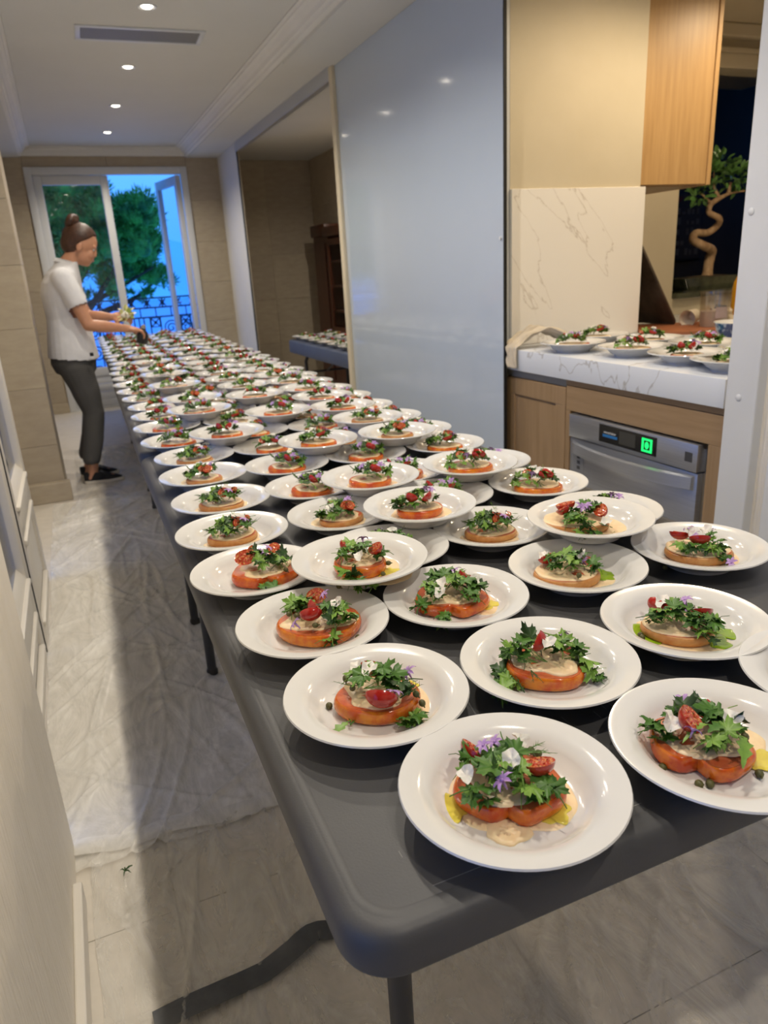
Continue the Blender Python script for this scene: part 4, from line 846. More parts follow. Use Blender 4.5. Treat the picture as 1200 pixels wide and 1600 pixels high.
HERO = {
'A':{'at':(0.337,0.521),'lay':0,'tom':[-0.004,0.004,0.059,'lobe'],'items':[('c',-0.039,0.025),('c',0.027,0.003),('w',-0.046,-0.016),('w',-0.0,-0.006),('w',0.008,0.044),('p',-0.008,-0.03),('p',-0.029,0.016),('p',-0.017,0.022),('l',0.018,-0.028),('l',0.034,-0.02),('l',-0.035,-0.03),('l',-0.043,0.009),('l',-0.019,-0.013),('l',0.003,0.009),('l',-0.007,0.023),('l',0.009,-0.013),('l',-0.02,0.007),('l',-0.01,-0.002),('d',-0.0,0.029),('d',-0.022,-0.023),('d',0.009,0.02),('k',-0.013,0.041),('k',0.02,0.045),('k',0.027,0.037)],'floor':[],'oil':[(0.043,-0.017),(-0.063,-0.019)],'cream':(-0.004,0.008),'green':0},
'B':{'at':(0.278,0.742),'lay':0,'tom':[0.001,-0.003,0.056,'wide'],'items':[('c',-0.007,0.042),('c',0.006,-0.039),('w',-0.006,0.001),('w',-0.022,0.025),('p',0.043,0.001),('p',0.022,-0.039),('l',0.033,-0.018),('l',0.036,-0.05),('l',0.047,-0.045),('l',-0.022,0.007),('l',-0.014,-0.006),('l',0.011,0.006),('l',0.022,-0.006),('l',0.014,-0.012),('l',0.003,0.016),('d',-0.034,-0.047),('d',-0.015,-0.023),('d',-0.022,-0.015),('d',0.028,-0.035),('a',-0.038,-0.057),('k',0.016,0.02),('k',-0.029,-0.015),('k',0.049,-0.021),('k',0.056,-0.019),('k',-0.038,0.025)],'floor':[('k',-0.061,0.003)],'oil':[(0.063,0.056)],'cream':(0.046,0.005),'green':0},
'C':{'at':(0.575,0.478),'lay':0,'tom':[-0.019,-0.009,0.056,'lobe'],'items':[('c',-0.029,-0.017),('c',-0.006,0.034),('c',-0.018,0.036),('w',-0.049,-0.025),('w',0.008,0.001),('p',-0.027,-0.038),('p',-0.041,0.02),('l',-0.067,-0.018),('l',-0.061,-0.028),('l',-0.034,0.006),('l',-0.019,0.023),('l',-0.005,0.018),('l',0.008,0.011),('l',-0.043,0.002),('l',-0.012,0.015),('a',-0.012,-0.028),('a',-0.0,-0.017),('a',0.016,-0.024),('l',0.006,-0.02),('l',-0.008,-0.038),('d',-0.01,-0.009),('d',-0.044,0.004),('k',0.023,-0.004),('k',0.023,-0.021),('k',0.014,-0.011)],'floor':[('k',-0.052,-0.049),('k',-0.015,-0.062),('k',-0.005,-0.057),('k',0.04,-0.021)],'oil':[(0.045,0.007),(-0.066,-0.019)],'cream':(-0.024,0.027),'green':0},
'D':{'at':(0.511,0.704),'lay':0,'tom':[-0.004,-0.008,0.055,'wide'],'items':[('c',-0.016,-0.004),('c',0.016,0.042),('w',-0.001,-0.012),('w',-0.011,0.039),('w',0.041,0.041),('p',0.019,0.018),('l',-0.058,-0.029),('l',-0.063,-0.052),('l',-0.048,-0.001),('l',-0.035,0.004),('l',-0.023,0.019),('l',0.003,0.019),('l',0.032,0.03),('l',0.019,0.007),('l',0.036,0.018),('l',0.048,0.001),('l',0.055,-0.013),('l',-0.049,-0.042),('l',-0.037,-0.013),('l',0.009,0.003),('d',-0.013,-0.037),('d',-0.021,-0.046),('d',-0.001,-0.036),('d',-0.028,-0.062),('l',-0.056,-0.066)],'floor':[],'oil':[],'cream':(-0.006,0.027),'green':0},
'E':{'at':(0.746,0.703),'lay':0,'tom':[-0.008,-0.01,0.052,'cream'],'items':[('c',-0.036,0.024),('c',-0.029,0.049),('c',0.022,0.02),('w',-0.03,0.014),('w',0.018,0.042),('p',-0.01,0.038),('p',-0.0,0.006),('l',0.0,0.069),('l',0.007,0.059),('l',-0.014,0.019),('l',-0.033,-0.019),('l',-0.041,-0.027),('l',-0.016,-0.013),('l',0.001,-0.014),('l',0.022,-0.022),('l',0.034,-0.004),('l',0.014,-0.034),('l',0.026,-0.04),('l',0.038,-0.017),('l',-0.02,-0.029),('l',0.003,0.036),('d',-0.022,0.006),('d',0.018,-0.043),('k',-0.056,-0.036),('k',-0.053,-0.045)],'floor':[],'oil':[(-0.059,-0.012),(-0.04,-0.027),(0.053,0.013),(0.045,-0.015)],'cream':(-0.007,-0.026),'green':1},
'F':{'at':(0.267,0.968),'lay':0,'tom':[0.01,0.003,0.068,'round'],'items':[('c',0.009,0.039),('c',0.008,-0.012),('c',-0.002,-0.024),('w',0.038,-0.006),('p',0.023,0.02),('p',-0.024,-0.04),('l',-0.025,0.048),('l',-0.017,0.034),('l',-0.008,0.044),('l',-0.029,0.026),('l',-0.017,0.012),('l',-0.007,0.014),('l',0.026,-0.01),('l',0.034,-0.023),('l',0.045,-0.015),('l',0.054,-0.023),('l',0.029,-0.038),('l',0.041,0.001),('l',0.026,-0.054),('d',-0.013,-0.0),('d',0.05,-0.016),('k',-0.035,0.001),('k',-0.023,-0.013),('k',0.003,-0.04),('k',0.064,-0.041),('k',0.062,-0.019)],'floor':[],'oil':[(0.054,0.062)],'cream':(0.03,0.016),'green':0},
'G':{'at':(0.5,0.941),'lay':0,'tom':[-0.007,0.001,0.062,'lobe'],'items':[('c',0.023,0.035),('c',0.02,0.018),('w',-0.023,-0.035),('w',0.031,0.0),('w',-0.022,-0.017),('p',-0.0,0.026),('l',-0.022,0.045),('l',-0.017,0.019),('l',-0.033,0.02),('l',-0.04,-0.011),('l',0.001,0.006),('l',0.004,0.031),('l',0.014,-0.006),('l',0.029,-0.014),('l',0.037,0.0),('l',-0.032,-0.028),('l',-0.012,-0.005),('l',0.023,-0.03),('d',0.001,-0.006),('d',-0.006,0.044),('l',-0.052,-0.034),('l',-0.026,-0.073),('l',-0.019,-0.062)],'floor':[],'oil':[(0.055,0.003)],'cream':(0.03,0.028),'green':0},
'H':{'at':(0.738,0.94),'lay':0,'tom':[-0.017,-0.019,0.058,'cream'],'items':[('c',-0.053,0.005),('c',0.015,0.028),('w',-0.025,0.053),('w',-0.056,0.013),('w',0.004,-0.008),('p',0.011,0.027),('l',-0.039,-0.014),('l',-0.023,0.003),('l',-0.012,-0.01),('l',-0.002,-0.009),('l',-0.032,-0.041),('l',-0.006,-0.037),('l',0.025,-0.019),('l',-0.046,0.02),('l',0.004,0.006),('a',-0.017,-0.025),('l',-0.024,0.032),('d',-0.044,-0.028),('d',0.014,-0.034),('k',0.004,-0.055)],'floor':[],'oil':[(0.047,0.007),(0.037,0.011)],'cream':(-0.001,-0.013),'green':1},
'I':{'at':(0.976,0.901),'lay':0,'tom':[-0.001,-0.002,0.06,'cream'],'items':[('c',-0.034,0.014),('c',-0.0,-0.019),('w',0.007,0.009),('w',-0.019,0.001),('p',-0.007,0.056),('p',-0.019,0.011),('p',0.054,-0.056),('p',0.014,0.038),('l',-0.028,-0.034),('l',-0.018,0.053),('l',0.001,0.051),('l',0.013,0.001),('l',0.029,-0.017),('l',0.039,-0.024),('l',0.044,-0.035),('l',0.019,-0.036),('l',-0.007,-0.037),('d',-0.022,-0.042),('k',-0.045,0.035),('k',-0.061,-0.059),('k',-0.051,-0.081)],'floor':[],'oil':[],'cream':(0.031,0.008),'green':0},
'J':{'at':(0.403,1.083),'lay':1,'tom':[0.001,-0.01,0.047,'round'],'items':[('c',0.026,-0.018),('c',-0.02,0.006),('w',-0.001,-0.041),('p',0.008,0.009),('l',-0.029,-0.022),('l',-0.02,-0.009),('l',-0.012,0.013),('l',0.005,0.016),('l',-0.013,-0.052),('l',-0.006,-0.08),('l',0.02,-0.08),('l',0.009,-0.02),('l',-0.024,-0.045),('l',0.037,-0.014),('d',0.005,0.031),('d',-0.04,-0.028),('k',0.038,0.004),('k',0.048,-0.016),('k',0.037,-0.042),('k',-0.037,-0.08)],'floor':[],'oil':[(0.051,-0.026)],'cream':(0.035,-0.023),'green':0},
'K':{'at':(0.238,1.213),'lay':0,'tom':[0.016,0.002,0.063,'lobe'],'items':[('c',-0.01,0.023),('c',0.037,0.022),('c',-0.016,0.003),('p',0.014,-0.008),('p',0.024,0.011),('l',0.053,0.0),('l',0.029,-0.004),('l',0.013,0.008),('l',0.006,-0.02),('l',0.046,-0.019),('l',0.028,-0.072),('l',0.035,-0.083),('l',0.02,-0.061),('l',0.001,0.012),('d',0.022,-0.026),('d',0.029,-0.013),('k',0.052,-0.036)],'floor':[],'oil':[(0.08,0.006)],'cream':(0.04,0.026),'green':0},
'L':{'at':(0.834,1.053),'lay':1,'tom':[-0.028,-0.003,0.065,'cream'],'items':[('c',-0.051,-0.019),('c',0.018,-0.001),('c',-0.046,0.003),('w',0.03,-0.025),('p',-0.004,-0.014),('p',-0.018,-0.023),('l',-0.033,-0.025),('l',-0.021,-0.041),('l',-0.011,0.015),('l',0.007,0.016),('l',-0.004,-0.05),('l',0.011,-0.055),('l',-0.015,-0.065),('l',-0.038,-0.043),('a',0.036,-0.035),('l',0.003,0.035),('d',0.03,-0.06),('d',-0.032,-0.06)],'floor':[],'oil':[(-0.07,0.013)],'cream':(0.026,0.024),'green':0},
}
def hero_salad(key, loc, rz, label):
    H = HERO[key]; r = random.Random(ord(key)); root = thing('tomato_salad', label, 'salad', loc, rz, 'plated tomato salads')
    tx, ty, tr, kind = H['tom']; tr *= .97; h = .015 if kind == 'cream' else .020; z = Z0
    cx, cy = H['cream']; put('cream_pool', blob_mesh('cream_pool', .066 if kind != 'wide' else .058, .0014, ord(key), cream_m, 44, .12), root, (cx * .8, cy * .8, z))
    for i, (ox, oy) in enumerate(H['oil']): put('oil_pool', blob_mesh('oil_pool', .017 if not H['green'] else .020, .0010, i + ord(key), green_oil if H['green'] else oil_m, 44, .3, 1.1), root, (ox * .92, oy * .92, z + .0016), rz=r.uniform(0, 3))
    sm = tan_skin if kind == 'cream' else (tom_skin if key in 'ACKG' else tom_skin2)
    put('tomato_slice', tomato_mesh(kind, tr, h, ord(key), sm), root, (tx, ty, z + .001))
    if kind == 'lobe' and key == 'A': put('cream_drip', blob_mesh('cream_drip', .021, .003, 4, cream_m, 30, .15, .9), root, (tx, ty - .050, z))
    put('cream_layer', blob_mesh('cream_layer', tr * (.94 if kind == 'cream' else .80), .0028, ord(key) + 3, cream_m, 44, .05 if kind == 'cream' else .16, .80), root, (tx, ty + .003, z + h))
    zt = z + h + .003
    def top(x, y):
        d = math.hypot((x - tx) / tr, (y - ty) / (tr * .85)); return (zt + .020 * max(0, 1 - d * d)) if d < .98 else max(z + .004, zt - .02 * (d - .9) / .25)
    for k, x, y in H['items']:
        t = top(x, y)
        if k == 'c': put('cherry_tomato', CH[r.randrange(2)], root, (x, y, t + .010), r.uniform(.2, 1.3) * r.choice((-1, 1)), r.uniform(-.5, .5), r.uniform(0, 6.28), r.uniform(.92, 1.12))
        elif k == 'w': put('white_petal', PW[r.randrange(3)], root, (x, y, t + .012), r.uniform(.2, .7), r.uniform(-.4, .4), r.uniform(-.5, .5), r.uniform(.7, .95))
        elif k == 'p': put('lilac_flower', PP[r.randrange(3)], root, (x, y, t + .013), r.uniform(.3, .9), r.uniform(-.4, .4), r.uniform(0, 6), r.uniform(.85, 1.1))
        elif k == 'k': put('caper', CAP, root, (x, y, t + .0032), r.uniform(0, 1), r.uniform(0, 1), r.uniform(0, 6), r.uniform(.9, 1.1))
        elif k == 'd': put('dill_sprig', LEAF['d', r.randrange(6)], root, (x, y, t + .004), r.uniform(-.1, .5), 0, r.uniform(0, 6.28), r.uniform(.8, 1.1))
        elif k == 'a': put('leaf', LEAF['a', r.randrange(6)], root, (x, y + .01, t + .009), r.uniform(-.05, .35), r.uniform(-.3, .3), PI + r.uniform(-.8, .8), r.uniform(.85, 1.1))
        else:
            put('leaf', LEAF['l', r.randrange(6)], root, (x, y, t + .010), r.uniform(-.2, .6), r.uniform(-.5, .5), r.uniform(0, 6.28), r.uniform(.95, 1.35))
            for q in range(3): put('leaf', LEAF['l', r.randrange(6)], root, (x + r.uniform(-.011, .011), y + r.uniform(-.010, .010), max(z + .008, t + r.uniform(-.001, .008))), r.uniform(-.7, .7), r.uniform(-.7, .7), r.uniform(0, 6.28), r.uniform(.6, .95))
    for k, x, y in H['floor']: put('caper', CAP, root, (x, y, z + .0042), 0, 0, r.uniform(0, 6), 1.1)
    return root
# plainer salads for the plates further back: eight recipes whose pieces are copied
def recipe(i):
    r = random.Random(40 + i); kind = ('wide', 'round', 'lobe', 'cream')[i % 4]; tr = .050 + .004 * (i % 3); h = .013 if kind == 'cream' else .016; P = []
    P.append(('cream_pool', blob_mesh('cream_pool', .060, .0014, 60 + i, cream_m, 30, .15), (r.uniform(-.01, .02), r.uniform(-.01, .01), Z0), 0, 0, 0, 1, None))
    P.append(('tomato_slice', tomato_mesh(kind, tr, h, 70 + i, tan_skin if kind == 'cream' else (tom_skin, tom_skin2)[i % 2]), (0, 0, Z0 + .001), 0, 0, 0, 1, None))
    P.append(('cream_layer', blob_mesh('cream_layer', tr * .85, .0028, 80 + i, cream_m, 32, .1, .80), (0, 0, Z0 + h), 0, 0, 0, 1, None))
    zt = Z0 + h + .003; hb = MB()
    def top(x, y): return zt + .020 * max(0, 1 - (x * x + y * y * 1.3) / (tr * tr))
    ox, oy = r.uniform(-.012, .012), r.uniform(-.006, .008)
    for q in range(52):
        a = r.uniform(0, 6.28); d = tr * .84 * math.sqrt(r.random()); x, y = ox + d * math.cos(a), oy + .75 * d * math.sin(a); M = Matrix.Translation((x, y, top(x, y) + r.uniform(.002, .014))) @ Matrix.Rotation(r.uniform(0, 6.28), 4, 'Z') @ Matrix.Rotation(r.uniform(-.7, .7), 4, 'X') @ Matrix.Rotation(r.uniform(-.7, .7), 4, 'Y')
        hb.mi = r.randrange(3)
        if r.random() < .75: outline_leaf(hb, 'parsley', r.uniform(.010, .017), q, M)
        elif r.random() < .5: outline_leaf(hb, 'arugula', .013, q, M)
        else: dill(hb, .014, q, M)
    P.append(('herb_leaves', hb.mesh('herb_leaves', [leaf_g, leaf_l, leaf_d], 180), (0, 0, 0), 0, 0, 0, 1, 'stuff'))
    for q in range(2 + i % 2): a = r.uniform(0, 6.28) if q else -1.2; x, y = .026 * math.cos(a), .020 * math.sin(a); P.append(('cherry_tomato', CH[q % 2], (x, y, top(x, y) + .011), r.uniform(.2, 1.2), r.uniform(-.5, .5), r.uniform(0, 6), r.uniform(.80, .95), None))
    for q in range(1 + i % 2): x, y = r.uniform(-.03, .03), r.uniform(-.025, .02); P.append(('white_petal', PW[q], (x, y, top(x, y) + .013), r.uniform(.3, .9), r.uniform(-.4, .4), r.uniform(-.5, .5), .85, None))
    for q in range(1 + (i + 1) % 2): x, y = r.uniform(-.03, .03), r.uniform(-.025, .02); P.append(('lilac_flower', PP[q], (x, y, top(x, y) + .014), r.uniform(.3, .9), 0, r.uniform(0, 6), 1, None))
    return P
RECIPES = [recipe(i) for i in range(8)]
def plain_salad(i, loc, rz, label, sc=1, group='plated tomato salads'):
    root = thing('tomato_salad', label, 'salad', loc, rz, group); root.scale = (sc, sc, sc)
    for n_, me, p, rx, ry, rz_, s, kind in RECIPES[i]: put(n_, me, root, p, rx, ry, rz_, s, kind=kind)
    return root
def place_plate(x, y, z, label, sc=1, near=False, group='soup plates on the corridor tables'):
    o = obj('soup_plate', plate_hi if near else plate_lo, None, label, 'plate', group, None, (x, y, z), rnd.uniform(0, 6)); o.scale = (sc, sc, sc); return o
COLS = {
 0: [(.337, .521), (.278, .742), (.267, .968), (.238, 1.213), (.244, 1.446), (.268, 1.686), (.270, 1.943), (.284, 2.175), (.272, 2.436), (.272, 2.70), (.286, 2.951), (.294, 3.19), (.290, 3.445), (.285, 3.70), (.286, 3.969), (.298, 4.235), (.300, 4.51)],
 1: [(.575, .478), (.511, .704), (.500, .941), (.489, 1.19), (.481, 1.431), (.492, 1.67), (.497, 1.915), (.517, 2.16), (.525, 2.42), (.515, 2.66), (.529, 2.905), (.540, 3.155)],
 2: [(.806, .505), (.746, .703), (.738, .940), (.715, 1.185), (.733, 1.43), (.736, 1.668), (.729, 1.90), (.735, 2.13), (.752, 2.37), (.762, 2.61), (.775, 2.86), (.785, 3.115)],
 3: [(.976, .901), (.968, 1.15), (.968, 1.39), (.970, 1.63), (.970, 1.87), (.990, 2.11), (1.003, 2.36), (1.008, 2.625), (1.020, 2.88), (1.027, 3.125)]}
UP = {
 0: [(.392, 1.083), (.410, 2.29), (.405, 2.77), (.425, 3.06), (.415, 3.52), (.425, 3.97), (.430, 4.241), (.434, 4.644), (.441, 5.042), (.445, 5.36), (.448, 5.687), (.45, 6.1), (.46, 6.5)],
 1: [(.607, 1.290), (.600, 1.545), (.620, 2.00), (.645, 2.535), (.665, 2.97), (.690, 3.27), (.680, 3.53), (.683, 3.790), (.705, 4.05), (.704, 4.32), (.72, 4.62), (.73, 4.95), (.735, 5.3), (.74, 5.7), (.745, 6.1), (.75, 6.448), (.76, 6.8)],
 2: [(.847, 1.045), (.855, 1.517), (.857, 1.96), (.865, 2.217), (.872, 2.475), (.880, 2.735), (.896, 2.985), (.902, 3.235), (.900, 3.485), (.900, 3.735), (.914, 3.985), (.92, 4.25), (.93, 4.55), (.94, 4.9), (.95, 5.2), (.96, 5.55), (.965, 5.9), (.97, 6.3), (.98, 6.7)]}
for c, x0 in ((0, .300), (1, .545), (2, .790), (3, 1.03)):
    y = COLS[c][-1][1]
    while y < 7.50: y += .262 + .008 * (c == 0); COLS[c].append((round(x0 + .020 * (y - 3.4) * (1 if c else .8) + rnd.uniform(-.006, .006), 3), round(y, 3)))
CN = ['along the left table edge', 'in the second column from the left', 'in the third column from the left', 'along the right table edge']
UN = ['over the left two columns', 'over the middle two columns', 'over the right two columns']
LOOK = {'A': 'red two-lobed tomato salad with lilac star flower and big parsley leaf, nearest plate', 'B': 'orange tomato salad with standing cherry tomato and loose caper, second plate on left edge',
 'C': 'two-lobed tomato salad with yellow-eyed white petal and capers in front, near right plate', 'D': 'wide orange tomato salad with parsley trailing off both ends, behind the nearest plate',
 'E': 'cream covered tomato salad ringed with bright green oil, right of the table', 'F': 'round orange tomato salad with a tall parsley tuft on its left, third left edge plate',
 'G': 'two-lobed tomato salad with white petal in front and yellow oil at right', 'H': 'cream covered tomato salad with green oil at right, under the raised right plate',
 'I': 'pale cream covered tomato salad with many lilac flowers, nearest on the right edge', 'J': 'small round tomato salad with white petal on the nearest raised plate at left',
 'K': 'red tomato salad with cherry tomatoes at left, fourth plate on the left edge', 'L': 'cream covered tomato salad with arugula on the nearest raised plate at right'}
used = set(); rp = random.Random(11)
for lay, SETS, names in ((0, COLS, CN), (1, UP, UN)):
    for c in SETS:
        for i, (x, y) in enumerate(SETS[c]):
            z = .7405 if lay == 0 else .7772
            sc = 1.0 + (.028 * max(0, min(y, 6) - 2.0) if c < 2 or lay else .018 * max(0, y - 2.5)); sc = min(sc, 1.09); rz = -math.atan2(x, y)
            ordn = ORD[i] if i else 'nearest'
            tail = ('%s from the near end' % ordn) if i else 'nearest of its column'
            pl = 'white soup plate %s, %s' % (names[c], tail) if lay == 0 else 'raised white soup plate %s, %s' % (names[c], tail)
            place_plate(x, y, z, pl, sc, y < 2.0)
            hk = [k for k in HERO if HERO[k]['lay'] == lay and k not in used and math.hypot(HERO[k]['at'][0] - x, HERO[k]['at'][1] - y) < .03]
            if hk: used.add(hk[0]); hero_salad(hk[0], (x, y, z), rz, LOOK[hk[0]]); continue
            where = names[c]; sl = 'tomato and herb salad on the %s plate %s' % (ordn, where) if lay == 0 else 'tomato and herb salad on the %s raised plate %s' % (ordn, where)
            plain_salad(rp.randrange(8), (x, y, z), rz + rp.uniform(-.5, .5), sl, sc)
# plates on the marble worktop
for i, (x, y, la, r_) in enumerate([(1.905, 2.50, 'at the left end beside the tea towel', 2), (1.965, 2.21, 'second along the front edge', 5), (1.955, 1.93, 'third along the front edge', 0), (1.93, 1.71, 'at the right end by the door jamb', 3), (2.16, 2.66, 'behind the first front plate, against the marble wall', 1), (2.20, 2.38, 'in the back row, second from the left', 6), (2.22, 2.11, 'in the back row, with tall herbs', 4), (2.20, 1.85, 'in the back row near the blue bowl', 7)]):
    place_plate(x, y, ZC, 'white soup plate on the marble worktop, %s' % la, 1.13, False, 'soup plates on the marble worktop')
    plain_salad(r_, (x, y, ZC), -.75, 'tomato salad on the worktop plate %s' % la, 1.15, 'salads on the marble worktop')
# plates in the dim side room
sk = 0
for r_ in range(2):
    for q in range(8):
        x, y = 2.06 + .25 * r_, 5.0 + q * .256
        w_ = ('window side row', 'cabinet side row')[r_]; od = ORD[7 - q] if q < 7 else 'nearest'
        od = ORD[7 - q]
        place_plate(x, y, .6655, 'white soup plate in the dim side room, %s, %s from its far end' % (w_, od), 1, False, 'soup plates in the side room')
        plain_salad((q + 3 * r_) % 8, (x, y, .6655), rp.uniform(-.4, .4), 'tomato salad in the dim side room, %s, %s from its far end' % (w_, od), 1, 'salads in the side room')
b = MB(); leaf_poly(b, Matrix.Identity(4), .045, .028); pale_leaf = b.mesh('leaf', mat('pale_green_leaf', (.42, .50, .14), .5, vary=30, base2=(.30, .42, .10)))
b = MB(); leaf_poly(b, Matrix.Identity(4), .045, .028); pale_leaf2 = b.mesh('leaf', mat('pale_yellow_leaf', (.75, .70, .34), .5))

# ------------------------------------------------------------------ the person plating at the far tables
pe = thing('person', 'person with brown bun, white polo shirt and grey trousers, bending over the plates', 'person', (.04, 5.22, 0))
def cap(mb, pts, n=18):
    # tapered limb through (point, radius) stations with rounded ends
    P = [Vector(p) for p, r in pts]; R = [r for p, r in pts]
    path = []; rad = []
    for i in range(len(P) - 1):
        for k in range(6): t = k / 6; path.append(P[i].lerp(P[i + 1], t)); rad.append(R[i] + (R[i + 1] - R[i]) * (t * t * (3 - 2 * t)))
    path.append(P[-1]); rad.append(R[-1]); mb.tube(path, rad, n)
    for p, r in ((P[0], R[0]), (P[-1], R[-1])): mb.ball(p, r, n, 12)
    for i in range(1, len(P) - 1): mb.ball(P[i], R[i] * .985, n, 12)
def ring(xc, yc, z, rx, ry, n=28, tilt=0, sq=2.4):
    out = []
    for j in range(n):
        a = 2 * PI * j / n; c, s = math.cos(a), math.sin(a); k = (abs(c) ** sq + abs(s) ** sq) ** (-1 / sq); out.append((xc + rx * k * c, yc + ry * k * s, z + tilt * k * c * rx))
    return out
def torso(mb, g=0.0, z0=.78):
    st = [(-.035, .80, .118, .172), (-.035, .86, .122, .170), (-.03, .94, .112, .158), (-.025, 1.04, .104, .142), (-.03, 1.14, .108, .148), (-.03, 1.23, .112, .160), (-.022, 1.30, .103, .166), (-.005, 1.355, .085, .150), (.015, 1.39, .062, .105), (.032, 1.415, .050, .060)]
    mb.loft([ring(x, 0, z, rx + g, ry + g) for x, z, rx, ry in st if z >= z0 - .02])
RS, RE, RW = Vector((-.005, -.165, 1.325)), Vector((.085, -.215, 1.035)), Vector((.315, -.135, .992))
LS, LE, LW = Vector((.0, .165, 1.325)), Vector((.10, .20, 1.075)), Vector((.245, .10, 1.062))
HC = Vector((.135, 0, 1.508)); HR = Matrix.Rotation(math.radians(24), 4, 'Y')
def hp_(x, y, z): return HC + (HR @ Vector((x, y, z)))
body = MB()
torso(body)
cap(body, [((.015, 0, 1.375), .060), ((.065, 0, 1.44), .050), (hp_(-.02, 0, -.05), .052)])
body.ball(hp_(-.012, 0, .025), (.098, .076, .098), 24, 16, HR.to_3x3()); body.ball(hp_(.022, 0, -.045), (.066, .058, .070), 20, 14, HR.to_3x3())
body.ball(hp_(.050, 0, -.092), (.024, .026, .020), 14, 10, HR.to_3x3())
cap(body, [(hp_(.080, 0, .012), .008), (hp_(.091, 0, -.026), .0095)]); body.ball(hp_(.087, .009, -.030), .0075, 10, 8); body.ball(hp_(.087, -.009, -.030), .0075, 10, 8)
body.ball(hp_(.078, 0, -.062), (.012, .022, .009), 12, 8, HR.to_3x3()); body.ball(hp_(.070, 0, .022), (.016, .055, .012), 14, 8, HR.to_3x3())
for s in (-1, 1): body.ball(hp_(-.012, s * .076, -.015), (.018, .009, .030), 12, 10, HR.to_3x3()); body.ball(hp_(.055, s * .036, -.035), (.026, .022, .028), 12, 10, HR.to_3x3())
for S_, E_, W_2 in ((RS, RE, RW), (LS, LE, LW)): cap(body, [(S_, .052), (S_.lerp(E_, .5), .044), (E_, .037), (E_.lerp(W_2, .35), .038), (W_2, .0245)])
HIPR, KR, AR = Vector((-.02, -.088, .80)), Vector((.025, -.085, .47)), Vector((-.045, -.095, .085))
HIPL, KL, AL = Vector((-.02, .088, .80)), Vector((.028, .085, .47)), Vector((-.065, .10, .085))
for a, b, c in ((HIPR, KR, AR), (HIPL, KL, AL)):
    cap(body, [(a, .088), (a.lerp(b, .5), .072), (b, .052), (b.lerp(c, .35), .050), (c, .032)]); cap(body, [(c, .032), (c + Vector((-.02, 0, -.045)), .030)]); cap(body, [(c + Vector((0, 0, -.04)), .03), (c + Vector((.12, 0, -.06)), .022)])
def hand(wr, d, up, side, curl, thumb_side):
    d = d.normalized(); side = (side - d * side.dot(d)).normalized(); up = side.cross(d).normalized()
    if up.z < 0: up = -up
    pc = wr + d * .045
    M3 = Matrix((d, side, up)).transposed(); body.ball(pc, (.050, .041, .017), 16, 12, M3); cap(body, [(wr, .024), (wr + d * .03, .022)])
    for i, (o_, L) in enumerate(((-.030, .060), (-.010, .070), (.010, .066), (.029, .052))):
        p = pc + d * .042 + side * o_; q = [(p, .0098)]; a = .25
        for k, f in enumerate((.45, .32, .26)):
            a += curl; p = p + (d * math.cos(a) - up * math.sin(a)) * L * f; q.append((p, .0092 - .0009 * k))
        cap(body, q, 10)
    t0 = pc - d * .015 + side * thumb_side * .034; t1 = t0 + (d * .5 + side * thumb_side * .6 - up * .5).normalized() * .035; t2 = t1 + (d * .85 - up * .5 + side * thumb_side * -.1).normalized() * .030
    cap(body, [(t0, .0135), (t1, .0115), (t2, .0090)], 10)
    return pc
hand(RW, Vector((.96, .1, -.22)), None, Vector((0, 1, .1)), .62, 1)
hand(LW, Vector((.95, -.25, .0)), None, Vector((.1, .7, .7)), .42, -1)
bm_ = evaluated(body, [('REMESH', dict(mode='VOXEL', voxel_size=.0052)), ('SMOOTH', dict(factor=.5, iterations=4))]); bm_.name = 'body'; bm_.materials.append(skin); obj('body', bm_, pe)
for s in (-1, 1): o = MB().ball((0, 0, 0), .0085, 10, 8).build('eye', eye_m, pe); o.location = hp_(.070, s * .031, .0)
o = MB().ball((0, 0, 0), (.007, .020, .0045), 12, 8).build('lips', lip_m, pe); o.matrix_local = Matrix.Translation(hp_(.0865, 0, -.063)) @ HR
# hair: cap, drawn-back sides and bun
hr = MB(); hr.ball(hp_(-.020, 0, .036), (.107, .086, .100), 28, 18, HR.to_3x3())
hr.ball(hp_(-.055, 0, -.005), (.070, .074, .075), 20, 14, HR.to_3x3())
for v in list(hr.bm.verts):
    q = HR.inverted() @ (v.co - HC)
    lim = .018 + .070 * max(0, min(1, (q.x + .02) / .10)) if q.x > -.02 else -.055
    if q.z < lim and q.x > -.06: v.co = HC + HR @ Vector((min(q.x, .058) * .80 - .008, q.y * .80, q.z))
hm_ = evaluated(hr, [('REMESH', dict(mode='VOXEL', voxel_size=.006)), ('SMOOTH', dict(factor=.5, iterations=3))]); hm_.name = 'hair'; hm_.materials.append(hair_m); ho = obj('hair', hm_, pe)
bn = MB()
for q in range(5):
    a0 = q * 1.256; bn.tube([hp_(-.085 + .022 * math.sin(2 * math.cos(a0 + t)) * .6, (.030 + .006 * (q % 2)) * math.cos(a0 + t * 1.2), .118 + .026 * math.sin(a0 + t * 1.2)) for t in [i * .45 for i in range(8)]], [.014, .021, .025, .026, .026, .025, .020, .012], 10)
bn.ball(hp_(-.085, 0, .118), (.040, .046, .042), 16, 12, HR.to_3x3()); bn.build('hair_bun', hair_m, pe, 180)
